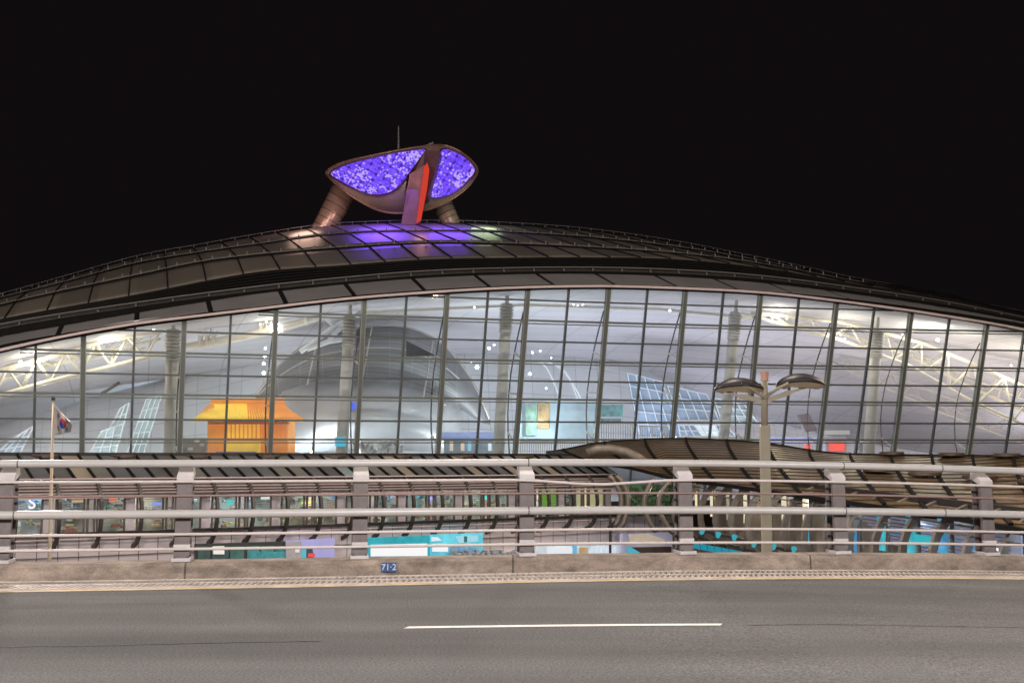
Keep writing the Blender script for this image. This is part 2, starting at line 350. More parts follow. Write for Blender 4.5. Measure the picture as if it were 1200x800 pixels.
for u in (-195, 8, 217, 423, 617, 802, 981, 1153, 1318):
    # find x with roady
    x = 0
    for _ in range(8): x = (u-600)/1400*(roady(x, RB)-.05)*1.003
    yb = roady(x, RB); zz = roadz(x); ang = math.atan(.1865+.01*x)
    post = MB(); wd = .185
    def pp(dx, dy, z): return Vector((x+dx*math.cos(ang)-dy*math.sin(ang), yb+dx*math.sin(ang)+dy*math.cos(ang)+LEAN*(z-KH), z+zz))
    # main plate pair and web: an H-like post
    for (x0, x1, y0, y1) in ((-wd/2, wd/2, -.04, .02), (-.02, .02, .02, .16), (-wd/2, wd/2, .16, .18)):
        for (z0, z1) in ((KH+.02, zr(545)-.125),):
            post.loft2([[pp(x0, y0, z), pp(x1, y0, z), pp(x1, y1, z), pp(x0, y1, z)] for z in (z0, z1)])
    po = post.build('post', M['post'], gr_root, bevel=.006)
    cap = MB(); zt = zr(545)
    cap.loft2([[pp(-wd/2-.006, -.056, zt-.19), pp(wd/2+.006, -.056, zt-.19), pp(wd/2+.006, .19, zt-.10), pp(-wd/2-.006, .19, zt-.10)],
               [pp(-wd/2-.006, -.056, zt-.12), pp(wd/2+.006, -.056, zt-.12), pp(wd/2-.012, .17, zt+.035), pp(-wd/2+.012, .17, zt+.035)]])
    cap.build('cap', M['post_cap'], po, bevel=.006)
    bnd = MB().loft2([[pp(-wd/2-.004, -.048, z), pp(wd/2+.004, -.048, z), pp(wd/2+.004, .0, z), pp(-wd/2-.004, .0, z)] for z in (zr(639), zr(633))])
    bnd.build('band', M['post_cap'], po)
    base = MB().loft2([[pp(-wd/2-.02, -.09, z), pp(wd/2+.02, -.09, z), pp(wd/2+.02, .21, z), pp(-wd/2-.02, .21, z)] for z in (KH+.001, KH+.045)])
    bp_ = base.build('base_plate', M['post_cap'], po, bevel=.006)
    for dx in (-.075, .075): MB().cyl(pp(dx, -.070, KH+.044), .012, .022, 6).build('anchor_bolt', M['gr_bolt'], bp_)

# ================================================================== HALL BUILDING
Dx, Dy = -.296, .955
def Fy(s): return 87+.2852*s-.0016*s*s
def W(s, d): return (s+Dx*d, Fy(s)+Dy*d)
def sfrom(u, v, d):
    a, b_ = -110.0, 160.0
    for _ in range(40):
        m_ = (a+b_)/2; x, y = W(m_, d)
        if y <= 5: a = m_; continue
        if ucoord(x, y, v) < u: a = m_
        else: b_ = m_
        if b_-a < 1e-4: break
    return (a+b_)/2
def PB(u, v, d):
    x, y = W(sfrom(u, v, d), d); return Vector((x, y, zat(v, y)))
def RBc(s, d, cv):
    x, y = W(s, d); v = 400
    for _ in range(6): v = cv(ucoord(x, y, v))
    return Vector((x, y, zat(v, y)))
def dl(z): return -.10*(z-.8)
def PF(u, v, back=0):
    d = 0
    for _ in range(5): p = PB(u, v, d+back); d = dl(p.z)
    return p
arch = curve([(-100, 437), (0, 413), (80, 396), (160, 382), (220, 374.5), (300, 365), (400, 353.5), (500, 345.5), (600, 340), (700, 338), (800, 340.5), (900, 346), (1000, 357.5), (1100, 371.5), (1200, 388.5), (1300, 410)])
pBot = curve([(-100, 429), (0, 404), (70, 391), (160, 377.5), (247, 365), (300, 359.5), (400, 347.5), (500, 339.5), (600, 334.5), (700, 333), (800, 335.5), (900, 341), (1000, 350.5), (1100, 363.5), (1200, 379), (1300, 399)])
pTop = curve([(-100, 419), (0, 394), (70, 381), (160, 366), (247, 352), (300, 344), (400, 333), (500, 325), (600, 321), (700, 320.5), (800, 324), (900, 331), (1000, 343), (1100, 357.5), (1200, 376), (1300, 397)])
gBot = curve([(-100, 410), (0, 385.5), (160, 359.5), (300, 341), (400, 330.5), (500, 322.5), (600, 318.5), (700, 318), (800, 321), (900, 328), (1000, 340.5), (1100, 355), (1200, 374), (1300, 396)])
gTop = curve([(-100, 404), (0, 379.5), (160, 354), (300, 335.5), (400, 325), (500, 317), (600, 313.5), (700, 313), (800, 316), (900, 323.5), (1000, 336.5), (1100, 351.5), (1200, 371.5), (1300, 394)])
sBot = curve([(-100, 398), (0, 374), (160, 345), (300, 319), (400, 311), (500, 304), (600, 302), (700, 301.5), (800, 304), (900, 314.5), (1000, 332), (1100, 348), (1200, 370), (1300, 393)])
T2 = curve([(-100, 382), (0, 358), (80, 340), (162, 323), (233, 308), (300, 299.5), (400, 291), (500, 285.5), (600, 286.5), (700, 291), (800, 298), (900, 311), (1000, 330), (1100, 346), (1200, 369), (1300, 392)])
T1 = curve([(-100, 375), (0, 350), (80, 330), (162, 308.5), (233, 296.5), (300, 287), (400, 274.5), (500, 271.5), (600, 273), (700, 279.5), (800, 291), (900, 308), (1000, 328.5), (1100, 344.5), (1200, 368), (1300, 391)])
SIL = curve([(-100, 372), (0, 347), (67, 328.5), (162, 302), (233, 289), (300, 277), (365, 267), (400, 263.7), (470, 261), (540, 261), (600, 263.5), (667, 268), (733, 275.5), (800, 286), (867, 299), (933, 312.5), (1000, 327), (1067, 339.5), (1133, 354), (1200, 367), (1300, 390)])
ARZ = []
for u in range(-160, 1421, 20):
    p = PF(u, arch(u)); d = dl(p.z); ARZ.append((p.x-Dx*d, p.z))
archz0 = curve(ARZ)
def archz(s): return max(1.0, archz0(s))
hall = empty('airport_hall', 'vast arched glass hall with dark layered roof beyond the road', 'building')
SS = [-50+i*1.0 for i in range(146)]
def band(ca, da, cb, db, k=2, ss=SS, us=1.0):
    rows = []; uvs = []
    for j in range(k):
        t = j/(k-1); r = []; q = []
        for s in ss:
            a = RBc(s, da, ca); b_ = RBc(s, db, cb); r.append(a.lerp(b_, t)); q.append((s*us, t*abs(db-da)))
        rows.append(r); uvs.append(q)
    return rows, uvs
SG = [s for s in SS if -48 <= s <= 58]
# --- glazing
rows = []
for t in (0, .25, .5, .75, 1):
    r = []
    for s in SG:
        z = lerp(-3.0, archz(s)+.15, t); x, y = W(s, dl(z)+.0); r.append(Vector((x, y, z)))
    rows.append(r)
MB().loft(rows).build('glazing', M['glass'], hall, smooth=True)
# --- mullions
mains = [(-130, -128), (-16, -17), (98, 96), (216, 210), (323.5, 316), (427, 417), (524, 512.5), (618.5, 603), (713, 696), (803, 785), (891, 873), (980, 958), (1067.5, 1045.5), (1156, 1133.5), (1243, 1220)]
def mull(ut, ub, w_, dpt, name, m, back=0, extra=0):
    a = PF(ub, 537); c = PF(ut, arch(ut)-1.0)
    t = (a-c).normalized(); a = a+t*4.0
    up = Vector((-Dx, -Dy, 0))
    off = Vector((Dx, Dy, 0))*back
    return MB().bar(a+off, c+off, w_, dpt, up=up), a, c
for (ut, ub) in mains:
    q, a, c = mull(ut, ub, .30, .34, 'main_mullion', None, .0)
    mo = q.build('main_mullion', M['mullion'], hall)
    # light flange fins on both edges
    fl = MB(); tdir = (c-a).normalized(); side = tdir.cross(Vector((Dx, Dy, 0))).normalized()
    for sg in (-1, 1):
        o_ = side*sg*.15+Vector((-Dx, -Dy, 0))*.16
        fl.bar(a+o_, c+o_, .045, .10, up=Vector((-Dx, -Dy, 0)))
    fl.build('flange', M['flange'], mo)
    # inner bow rod with struts
    pts = []
    H = (c-a)
    for i in range(9):
        t = .18+.72*i/8; bow = math.sin(math.pi*i/8)
        pts.append(a+H*t+Vector((-.62*bow-.18, 1.5*bow+.35, 0)))
    MB().tube(pts, .055, 6).build('bow_rod', M['dark'], mo, smooth=True)
    st = MB()
    for t in (.36, .58, .74):
        i = (t-.18)/.72*8; p = pts[int(round(i))]; q0 = a+H*(t-.05)
        st.bar(q0, p, .10, .12)
    st.build('strut', M['column'], mo)
for i in range(len(mains)-1):
    ut = (mains[i][0]+mains[i+1][0])/2+1; ub = (mains[i][1]+mains[i+1][1])/2
    q, a, c = mull(ut, ub, .15, .20, 'thin_mullion', None)
    q.build('thin_mullion', M['mullion_thin'], hall)
# --- transoms
for v, thick in ((515, 1), (494, 0), (467.5, 1), (446, 0), (422.5, 1), (399.5, 0), (375, 1), (351, 0)):
    z = PF(600, v).z
    seg = []
    for s in [-48+i*.5 for i in range(212)]:
        if archz(s) > z: x, y = W(s, dl(z)-.02); seg.append(Vector((x, y, z)))
    if len(seg) < 2: continue
    if thick:
        tr = MB(); tr.pbar(seg, .22, .14)
        tr.pbar([p+Vector((0, 0, -.22)) for p in seg], .14, .08)
        tr.build('transom', M['mullion'], hall)
    else: MB().pbar(seg, .14, .125).build('transom', M['mullion_thin'], hall)
# --- trim, fascia, gutter, shells
def vshift(c, k): return lambda u: c(u)+k
r, q = band(vshift(arch, 1.2), -1.0, vshift(arch, -1.9), -1.7); MB().loft(r, q).build('arch_trim', M['trim'], hall, solid=.15, off=-1)
r, q = band(vshift(arch, -1.9), -1.55, pBot, -1.2); MB().loft(r, q).build('eave_band', M['black'], hall, solid=.2, off=-1)
fp = [-110, -20, 68, 160, 247, 335, 415, 497, 573, 648, 720, 792, 863, 928, 995, 1060, 1124, 1190, 1260, 1330]
for i in range(len(fp)-1):
    s0 = sfrom(fp[i], pBot(fp[i]), -1.1)+.16; s1 = sfrom(fp[i+1], pBot(fp[i+1]), -1.1)-.16
    ss = [lerp(s0, s1, j/6) for j in range(7)]
    r, q = band(vshift(pBot, -.6), -1.1, vshift(pTop, .6), 2.6, 3, ss); MB().loft(r, q).build('fascia_panel', M['panel'], hall, solid=.08, off=-1)
r, q = band(pBot, -.9, pTop, 2.8, 3); MB().loft(r, q).build('fascia_backing', M['black'], hall, smooth=True)
r, q = band(pTop, 2.8, gBot, 3.2); MB().loft(r, q).build('gap_band', M['black'], hall)
r, q = band(gBot, 3.1, gTop, 3.3); MB().loft(r, q).build('gutter', M['gutter'], hall, solid=.1, off=-1)
ticks = MB(); 
for i in range(50):
    s = -48+i*2.3; a = RBc(s, 3.0, gBot); c = RBc(s, 3.2, gTop); ticks.bar(a, c, .12, .1, up=(0, -1, 0))
ticks.pbar([RBc(s, 3.0, gTop) for s in SS], .06, .06)
ticks.build('gutter_bracket', M['gutterpost'], hall)
r, q = band(gTop, 3.3, sBot, 5.5, 4); MB().loft(r, q).build('black_louvre_band', M['black'], hall)
lv = MB()
for t in (.2, .4, .6, .8):
    lv.pbar([RBc(s, 3.2, gTop).lerp(RBc(s, 5.4, sBot), t)+Vector((0, -.15, 0)) for s in SS], .10, .08)
lv.build('louvre', M['black'], hall)
def shellmat():
    m = mat('roof_shell', (.140, .128, .116), .38, .3, .12); n, L, b = nodes(m)
    tc = n.new('ShaderNodeTexCoord'); sx = n.new('ShaderNodeSeparateXYZ'); L.new(tc.outputs['UV'], sx.inputs[0])
    wv = n.new('ShaderNodeMath'); wv.operation = 'MULTIPLY'; wv.inputs[1].default_value = 1.15; L.new(sx.outputs['Y'], wv.inputs[0])
    fr = n.new('ShaderNodeMath'); fr.operation = 'FRACT'; L.new(wv.outputs[0], fr.inputs[0])
    rp = n.new('ShaderNodeValToRGB'); rp.color_ramp.elements[0].color = (.45, .45, .45, 1); rp.color_ramp.elements[1].position = .4; rp.color_ramp.elements[1].color = (1.25, 1.2, 1.12, 1)
    L.new(fr.outputs[0], rp.inputs[0]); mx = n.new('ShaderNodeMixRGB'); mx.blend_type = 'MULTIPLY'; mx.inputs[0].default_value = 1
    src = b.inputs['Base Color'].links[0].from_socket; L.new(src, mx.inputs[1]); L.new(rp.outputs[0], mx.inputs[2])
    # panel to panel tone
    dv = n.new('ShaderNodeMath'); dv.operation = 'MULTIPLY'; dv.inputs[1].default_value = 1/2.5; L.new(sx.outputs['X'], dv.inputs[0]); fl = n.new('ShaderNodeMath'); fl.operation = 'FLOOR'; L.new(dv.outputs[0], fl.inputs[0])
    wn = n.new('ShaderNodeTexWhiteNoise'); wn.noise_dimensions = '1D'; L.new(fl.outputs[0], wn.inputs['W']); mr = n.new('ShaderNodeMapRange'); mr.inputs[3].default_value = .8; mr.inputs[4].default_value = 1.2; L.new(wn.outputs['Value'], mr.inputs[0])
    m2 = n.new('ShaderNodeMixRGB'); m2.blend_type = 'MULTIPLY'; m2.inputs[0].default_value = 1; L.new(mx.outputs[0], m2.inputs[1]); L.new(mr.outputs[0], m2.inputs[2]); L.new(m2.outputs[0], b.inputs['Base Color'])
    bp = n.new('ShaderNodeBump'); bp.inputs['Distance'].default_value = .08; bp.inputs['Strength'].default_value = .6; L.new(fr.outputs[0], bp.inputs['Height']); L.new(bp.outputs[0], b.inputs['Normal'])
    return m
M['shell'] = shellmat()
STEP = .35
tiers = [(sBot, 5.5, T2, 12.5), (T2, 13.2, T1, 22.5), (T1, 23.2, SIL, 33)]
for k, (ca, da, cb, db) in enumerate(tiers):
    r, q = band(ca if k == 0 else vshift(ca, -1.6), da, cb, db, 6)
    MB().loft(r, q).build('roof_tier', M['shell'], hall, smooth=True, solid=.15, off=-1)
    sm_ = MB()
    for i in range(47):
        s = -48+i*2.5
        a = RBc(s, da, ca if k == 0 else vshift(ca, -1.6)); c = RBc(s, db, cb)
        sm_.bar(a+Vector((0, 0, .06)), c+Vector((0, 0, .06)), .075, .09)
    sm_.build('standing_seam', M['black'], hall)
    if k:
        r, q = band(vshift(ca, 1.4), da-1.0, vshift(ca, -1.7), da-.5); MB().loft(r, q).build('roof_step', M['black'], hall)
        kn = MB()
        for i in range(58):
            s = -36+i*1.25; p = RBc(s, da-.9, vshift(ca, -.8)); kn.box(p+Vector((0, -.1, .16)), (.09, .09, .30))
        kn.pbar([RBc(s, da-.9, vshift(ca, -.8))+Vector((0, -.1, .04)) for s in SS if -37 < s < 36], .03, .03)
        kn.build('snow_post', M['gutterpost'], hall)
# back slope behind the skyline
r0 = [RBc(s, 33, SIL) for s in SS]; r1 = [p+Vector((Dx*14, Dy*14, -2.0)) for p in r0]; r2 = [p+Vector((Dx*40, Dy*40, -14.0)) for p in r0]
MB().loft([r0, r1, r2]).build('roof_back', M['shell'], hall)
rr_ = MB()
for i in range(96):
    s = -48+i*1.2; p = RBc(s, 33, SIL); rr_.bar(p, p+Vector((0, 0, .26)), .05, .05)
rr_.pbar([RBc(s, 33, SIL)+Vector((0, 0, .24)) for s in SS], .03, .035)
rr_.build('roof_railing', M['gutterpost'], hall)

# --- interior: vault, floor
CD = 46.0
rows = []; uvs = []
for i in range(22):
    t = i/21; d = CD*t+.2; pr = max(0.0, 1-t**2.3)**(1/2.3)
    r = []; q = []
    for s in SS:
        z = -3+(archz(s)+.1+3)*pr+.0; x, y = W(s, d-.9 if i == 0 else d); r.append(Vector((x, y, z))); q.append((s, d if t < .8 else d+(1-pr)*12))
    rows.append(r); uvs.append(q)
MB().loft(rows, uvs).build('inner_vault', M['ceiling'], hall, smooth=True, solid=.3, off=1)
rows = [[Vector((W(s, d)[0], W(s, d)[1], -3.0)) for s in SS] for d in (-2, CD+2)]
MB().loft(rows).build('hall_floor', mat('hall_floor', (.45, .44, .45), .35, 0, .1, .5), hall)
rows = [[Vector((W(s, -.3)[0], W(s, -.3)[1], z)) for s in SS] for z in (-6.2, -2.6)]
MB().loft(rows).build('plinth', M['dark'], hall)
# columns with ribbed collars
for (u, vt, w_, d) in ((203, 386, .95, 3.2), (410, 371, .9, 3.2), (594, 356, .9, 3.2), (862, 366, .9, 3.2), (1028, 388, .95, 3.2)):
    ub = {203: 199, 410: 400, 594: 584, 862: 846, 1028: 1018}[u]
    c = PB(u, vt, d); a = PB(ub, 535, d); t = (a-c).normalized(); a = a+t*3.5
    co = MB().tube([a, c], [w_/2, w_/2*.92], 20).build('column', M['column'], hall, smooth=True)
    rb = MB()
    for k in range(9):
        p = c+t*(.15+k*.24); rb.tube([p, p+t*.12], w_/2*(1.22-.012*k), 20)
    rb.build('collar_rib', M['column'], co)
    MB().tube([c, c-t*1.4], [.16, .12], 10).build('tie_rod', M['column'], co)
# trusses
def truss(name, ca, cb, r, zz=0, m=None, wd=.9):
    """two chords given as survey points; bracing zigzags between them"""
    A = [PB(*p) for p in ca]; B = [PB(*p) for p in cb]
    def samp(Q, t):
        f = t*(len(Q)-1); i = min(int(f), len(Q)-2); return Q[i].lerp(Q[i+1], f-i)
    tr = empty_part(name, hall)
    mb = MB().tube([samp(A, i/24) for i in range(25)], r, 8); mb.tube([samp(B, i/24) for i in range(25)], r, 8)
    C3 = [p.lerp(q, .45)+Vector((Dx*wd*2, Dy*wd*2, .3)) for p, q in zip([samp(A, i/24) for i in range(25)], [samp(B, i/24) for i in range(25)])]
    mb.tube(C3, r*.8, 8)
    br = MB()
    for i in range(zz):
        t0 = i/zz; t1 = (i+.5)/zz; t2 = (i+1)/zz
        br.tube([samp(A, t0), samp(B, t1)], r*.6, 6); br.tube([samp(B, t1), samp(A, t2)], r*.6, 6)
        k = int(t1*24); br.tube([samp(A, t0), C3[k]], r*.55, 6); br.tube([samp(B, t1), C3[min(24, k+1)]], r*.5, 6)
    o = mb.build(name, m or M['steelwhite'], hall, smooth=True); br.build('brace', m or M['steelwhite'], o, smooth=True)
    return o
def empty_part(n_, p_): return None
truss('roof_truss', [(-60, 452, 6), (0, 434, 6), (60, 418, 6), (120, 400, 6), (188, 388, 6)], [(-60, 480, 6), (0, 463, 6), (60, 446, 6), (120, 432, 6), (190, 414, 6)], .17, 7)
truss('roof_truss', [(-60, 425, 9), (0, 412, 9), (80, 404, 9), (170, 391, 9)], [(-60, 440, 9), (0, 428, 9), (80, 424, 9), (170, 408, 9)], .10, 8)
truss('roof_truss', [(882, 371, 6), (985, 398, 6), (1065, 428, 6), (1135, 468, 6), (1230, 512, 6)], [(880, 366, 6), (985, 377, 6), (1080, 402, 6), (1150, 430, 6), (1230, 466, 6)], .15, 9)
truss('roof_truss', [(960, 372, 10), (1060, 392, 10), (1150, 432, 10), (1230, 462, 10)], [(975, 386, 10), (1060, 412, 10), (1150, 458, 10), (1230, 492, 10)], .12, 8)
truss('roof_truss', [(985, 430, 20), (1040, 455, 20), (1100, 482, 20), (1200, 520, 20)], [(985, 418, 20), (1040, 436, 20), (1100, 462, 20), (1200, 498, 20)], .10, 7, M['column'])
# long tube with clamps, left of centre
lt = MB().tube([PB(218, 406, 8), PB(260, 399, 8), PB(310, 389, 8), PB(360, 376, 8), (PB(378, 371, 8))], [.26, .30, .34, .26, .2], 12).build('tie_tube', M['steelwhite'], hall, smooth=True)
cl = MB()
for u, v in ((235, 402), (243, 400), (250, 399), (306, 388), (314, 386), (359, 374)):
    p = PB(u, v, 8); cl.tube([p-Vector((.09, 0, 0)), p+Vector((.09, 0, 0))], .46, 12)
    cl.bar(p, p+Vector((-.25, 0, 1.0)), .09, .09); cl.bar(p, p+Vector((.3, 0, .8)), .09, .09)
cl.build('clamp', M['steelwhite'], lt)
MB().tube([PB(118, 470-8, 14), PB(140, 448, 14)], .12, 8).build('strut_rod', M['dark'], hall)
# slender ceiling tracks in the middle of the vault
tk = MB()
for (u0, v0, u1, v1) in ((428, 366, 620, 357), (610, 357, 770, 362), (770, 362, 880, 372)):
    tk.bar(PB(u0, v0, 6), PB(u1, v1, 6), .16, .22)
tk.build('ceiling_track', M['steelwhite'], hall)

# --- white inner shell (curved inner hall roof) at depth
ISV = curve([(-150, 540), (0, 497), (60, 481), (100, 468), (200, 442), (300, 411), (345, 403), (420, 402), (520, 404), (600, 408), (640, 412), (700, 418), (745, 430), (790, 446), (840, 470), (900, 492), (950, 505), (1010, 518), (1080, 530)])
sh = empty('inner_shell_roof', 'white panelled curved shell roof inside the glass hall', 'inner roof')
rows = []; uvs = []
us = [-80+i*20 for i in range(61)]
for j in range(8):
    t = j/7; r = []; q = []
    for u in us:
        top = PB(u, ISV(u), 30-0); bot = PB(u+(8 if u > 450 else -6), 545, 20)
        p = top.lerp(bot, t); p.z += math.sin(math.pi*t)*.5; r.append(p); q.append((u*.085, t*10))
    rows.append(r); uvs.append(q)
MB().loft(rows, uvs).build('shell_cladding', M['innershell'], sh, smooth=True, solid=.15, off=1)
M['bluepane'] = mat('blue_pane', (.30, .38, .50), .2, 0, .3, .5, 0, 30, (.35, .5, .8), .10)
M['tealpane'] = mat('teal_pane', (.33, .42, .46), .2, 0, .3, .6, 0, 30, (.4, .6, .7), .08)
M['frame'] = mat('white_frame', (.78, .81, .86), .4, 0, .04)
M['litpane'] = mat('lit_pane', (.85, .9, .95), .3, 0, .1, 1, 0, 30, (.8, .9, 1), .35)
def lattice(quad, nu, nv, d, pane, fw=.08):
    """slanted lattice window; quad = 4 survey points TL TR BR BL at depth d"""
    A, B, C, D_ = [PB(u, v, d) for u, v in quad]
    w_ = empty_mesh = MB().prism([A, B, C, D_], (Dx*.3, Dy*.3, 0)).build('lattice_window', pane, sh)
    fr = MB()
    for i in range(nu+1):
        t = i/nu; fr.bar(A.lerp(B, t)+Vector((0, -.1, 0)), D_.lerp(C, t)+Vector((0, -.1, 0)), fw, .15, up=(0, -1, 0))
    for j in range(nv+1):
        t = j/nv; fr.bar(A.lerp(D_, t)+Vector((0, -.13, 0)), B.lerp(C, t)+Vector((0, -.13, 0)), fw*.9, .13, up=(0, -1, 0))
    fr.build('lattice_frame', M['frame'], w_)
lattice([(172, 468), (190, 463), (168, 534), (148, 534)], 3, 5, 19, M['tealpane'])
lattice([(142, 478), (152, 472), (136, 534), (112, 534)], 2, 5, 19, M['tealpane'], .09)
lattice([(120, 505), (135, 500), (128, 534), (104, 534)], 2, 3, 18.6, M['tealpane'], .08)
lattice([(18, 512), (40, 499), (22, 534), (-8, 534)], 3, 3, 19, M['bluepane'], .09)
lattice([(735, 437), (775, 447), (800, 512), (750, 512)], 4, 5, 19, M['bluepane'])
lattice([(782, 452), (828, 462), (842, 492), (796, 492)], 4, 3, 19, M['bluepane'])
lattice([(836, 466), (872, 474), (888, 496), (846, 496)], 4, 3, 19, M['tealpane'], .09)
lattice([(795, 498), (812, 498), (822, 511), (797, 511)], 3, 2, 18.5, M['bluepane'], .09)
lattice([(812, 498), (838, 498), (843, 511), (822, 511)], 3, 2, 18.5, M['litpane'], .09)
lattice([(838, 498), (850, 498), (862, 511), (844, 511)], 3, 2, 18.5, M['bluepane'], .09)
# arched portal frames on the white shell, centre
pf = MB()
for k, (u0, u1, vt) in enumerate(((640, 700, 424), (652, 690, 428), (628, 668, 422))):
    pf.tube([PB(u0+ (u1-u0)*i/10, vt+ (i/10)**2*(92), 17.5) for i in range(11)], .10, 6)
pf.build('portal_rib', M['frame'], sh, smooth=True)

# --- grey hood
hd = empty('grey_hood', 'big dark grey ribbed hood shell hanging in the hall centre', 'canopy')
up_ = curve([(300, 462), (330, 425), (365, 400), (400, 388), (440, 382), (480, 384), (520, 404), (545, 432), (562, 462), (574, 492)])
lo_ = curve([(300, 470), (330, 461), (365, 452), (400, 449), (440, 448), (480, 455), (520, 470), (545, 482), (562, 494), (574, 497)])
rows = []; uvs = []
for j in range(9):
    t = j/8; r = []; q = []
    for i in range(29):
        u = 300+i*(274/28); v = lerp(up_(u), lo_(u), t); r.append(PB(u, v, 16-5.5*math.sin(math.pi*(.1+.8*t))*math.sin(math.pi*(i/28)))); q.append((i*.6, t*4))
    rows.append(r); uvs.append(q)
MB().loft(rows, uvs).build('hood_skin', M['hood'], hd, smooth=True, solid=.12)
ed = MB()
for u0 in (372, 436, 508):
    ed.tube([PB(u0-6*j/8*2, lerp(up_(u0), lo_(u0), j/8), 10.2-.0) for j in range(9)], .06, 6)
ed.tube([PB(300+i*11.4, lerp(up_(300+i*11.4), lo_(300+i*11.4), .38), 10.0+abs(i-12)*.35) for i in range(22)], .05, 6)
ed.tube([PB(300+i*11.4, lerp(up_(300+i*11.4), lo_(300+i*11.4), .0), 13.5) for i in range(25)], .09, 6)
ed.build('hood_rib', M['column'], hd, smooth=True)
MB().prism([PB(476, 399, 9.5), PB(510, 416, 9.5), PB(476, 417, 9.5)], (0, .6, 0)).build('hood_opening', M['black'], hd)
# pale lower lobe
rows = []
for j in range(8):
    t = j/7; rows.append([PB(330+i*9.5, lerp(lo_(330+i*9.5)-2, 532-6*math.sin(math.pi*i/22), t), 13.0-3.5*math.sin(math.pi*t)*math.sin(math.pi*i/22)) for i in range(23)])
MB().loft(rows).build('hood_lining', mat('pale_lining', (.46, .46, .48), .35, .2, .15, .3), hd, smooth=True, solid=.1)
br = MB()
for pts_ in ([(352, 412), (372, 398), (392, 382), (415, 372)], [(360, 409), (385, 400), (410, 396)], [(415, 372), (430, 360)], [(392, 382), (382, 372)], [(385, 400), (398, 384)]):
    br.tube([PB(u, v, 7) for u, v in pts_], .2, 8)
br.build('hood_bracket', M['frame'], hd, smooth=True)

# --- orange pavilion lantern
M['orange'] = mat('orange_cloth', (.78, .30, .04), .7, 0, .12, .6, 0, 30, (1, .33, .04), .30)
M['yellow2'] = mat('yellow_glow_cloth', (.85, .60, .08), .7, 0, .15, .8, 0, 30, (1, .66, .08), .38)  # yellow highlights of the inner light put into this cloth's colour and glow
M['pvdark'] = mat('pavilion_timber', (.45, .16, .04), .6, 0, .2, 1, 0, 30, (1, .25, .03), .08)
pv = empty('lantern_pavilion', 'orange and yellow tile-roofed pavilion behind the glass, lit from within', 'pavilion')
dP = 5.0
MB().prism([PB(243, 490, dP), PB(264, 490, dP), PB(264, 531, dP), PB(243, 531, dP)], (0, 3, 0)).build('side_wall', M['orange'], pv)
MB().prism([PB(264, 490, dP-.1), PB(305, 490, dP-.1), PB(305, 531, dP-.1), PB(264, 531, dP-.1)], (0, 3, 0)).build('front_wall', M['yellow2'], pv)
MB().prism([PB(305.2, 490, dP-.1), PB(337, 490, dP-.1), PB(337, 531, dP-.1), PB(305.2, 531, dP-.1)], (0, 3, 0)).build('front_wall', M['orange'], pv)
bk = MB()
for i in range(22):
    p = PB(246+i*4.3, 493.4, dP-.8); bk.box(p, (.10, .7, .12)); bk.box(p+Vector((0, .3, -.14)), (.22, .4, .12))
bk.bar(PB(244, 495.5, dP-.5), PB(338, 495.5, dP-.5), .14, .14)
bk.build('eave_bracket', M['pvdark'], pv)
MB().prism([PB(240, 530, dP-.4), PB(340, 530, dP-.4), PB(340, 534, dP-.4), PB(240, 534, dP-.4)], (0, 4, 0)).build('base_step', M['pvdark'], pv)
sl = MB()
for i in range(15): u = 266+i*4.9; sl.bar(PB(u, 494, dP-.3), PB(u, 515, dP-.3), .09, .08, up=(0, -1, 0))
sl.bar(PB(264, 516, dP-.3), PB(337, 516, dP-.3), .12, .12); sl.bar(PB(264, 494, dP-.3), PB(337, 494, dP-.3), .12, .12)
sl.build('lattice_screen', M['orange'], pv)
# curved hipped roof
rows = []; 
ridge_l, ridge_r = 250, 331; eL, eR = 228, 355
for j in range(9):
    t = j/8; tt = t**.8; uL = lerp(ridge_l, eL, t**1.35); uR = lerp(ridge_r, eR, t**1.35); r = []
    for i in range(25):
        f = i/24; u = lerp(uL, uR, f); v = lerp(470, 491, tt)+ (1.5*abs(2*f-1)**4*(t)*1); r.append(PB(u, v, dP+1.5-2.6*t))
    rows.append(r)
MB().loft(rows).build('tiled_roof', M['yellow2'], pv, smooth=True, solid=.25)
trs = [MB(), MB()]
for i in range(0, 41):
    tr_ = trs[0 if i < 20 else 1]
    f = i/40; pts = []
    for j in range(9):
        t = j/8; pts.append(PB(lerp(lerp(ridge_l, eL, t**1.35), lerp(ridge_r, eR, t**1.35), f), lerp(470, 491, t**.8)-.6, dP+1.3-2.6*t))
    tr_.tube(pts, .07, 5)
trs[0].build('roof_tile_rib', M['yellow2'], pv, smooth=True); trs[1].build('roof_tile_rib', M['orange'], pv, smooth=True)
MB().tube([PB(247, 469.5, dP+1), PB(334, 469.5, dP+1)], .2, 8).build('roof_ridge', M['orange'], pv)
MB().loft([[PB(250, 470, dP+1.2), PB(239, 480, dP+.2), PB(228, 491, dP-1.2)], [PB(250, 470, dP+1.2), PB(252, 482, dP+.1), PB(262, 493, dP-1.25)]]).build('gable_end', M['orange'], pv, solid=.15)

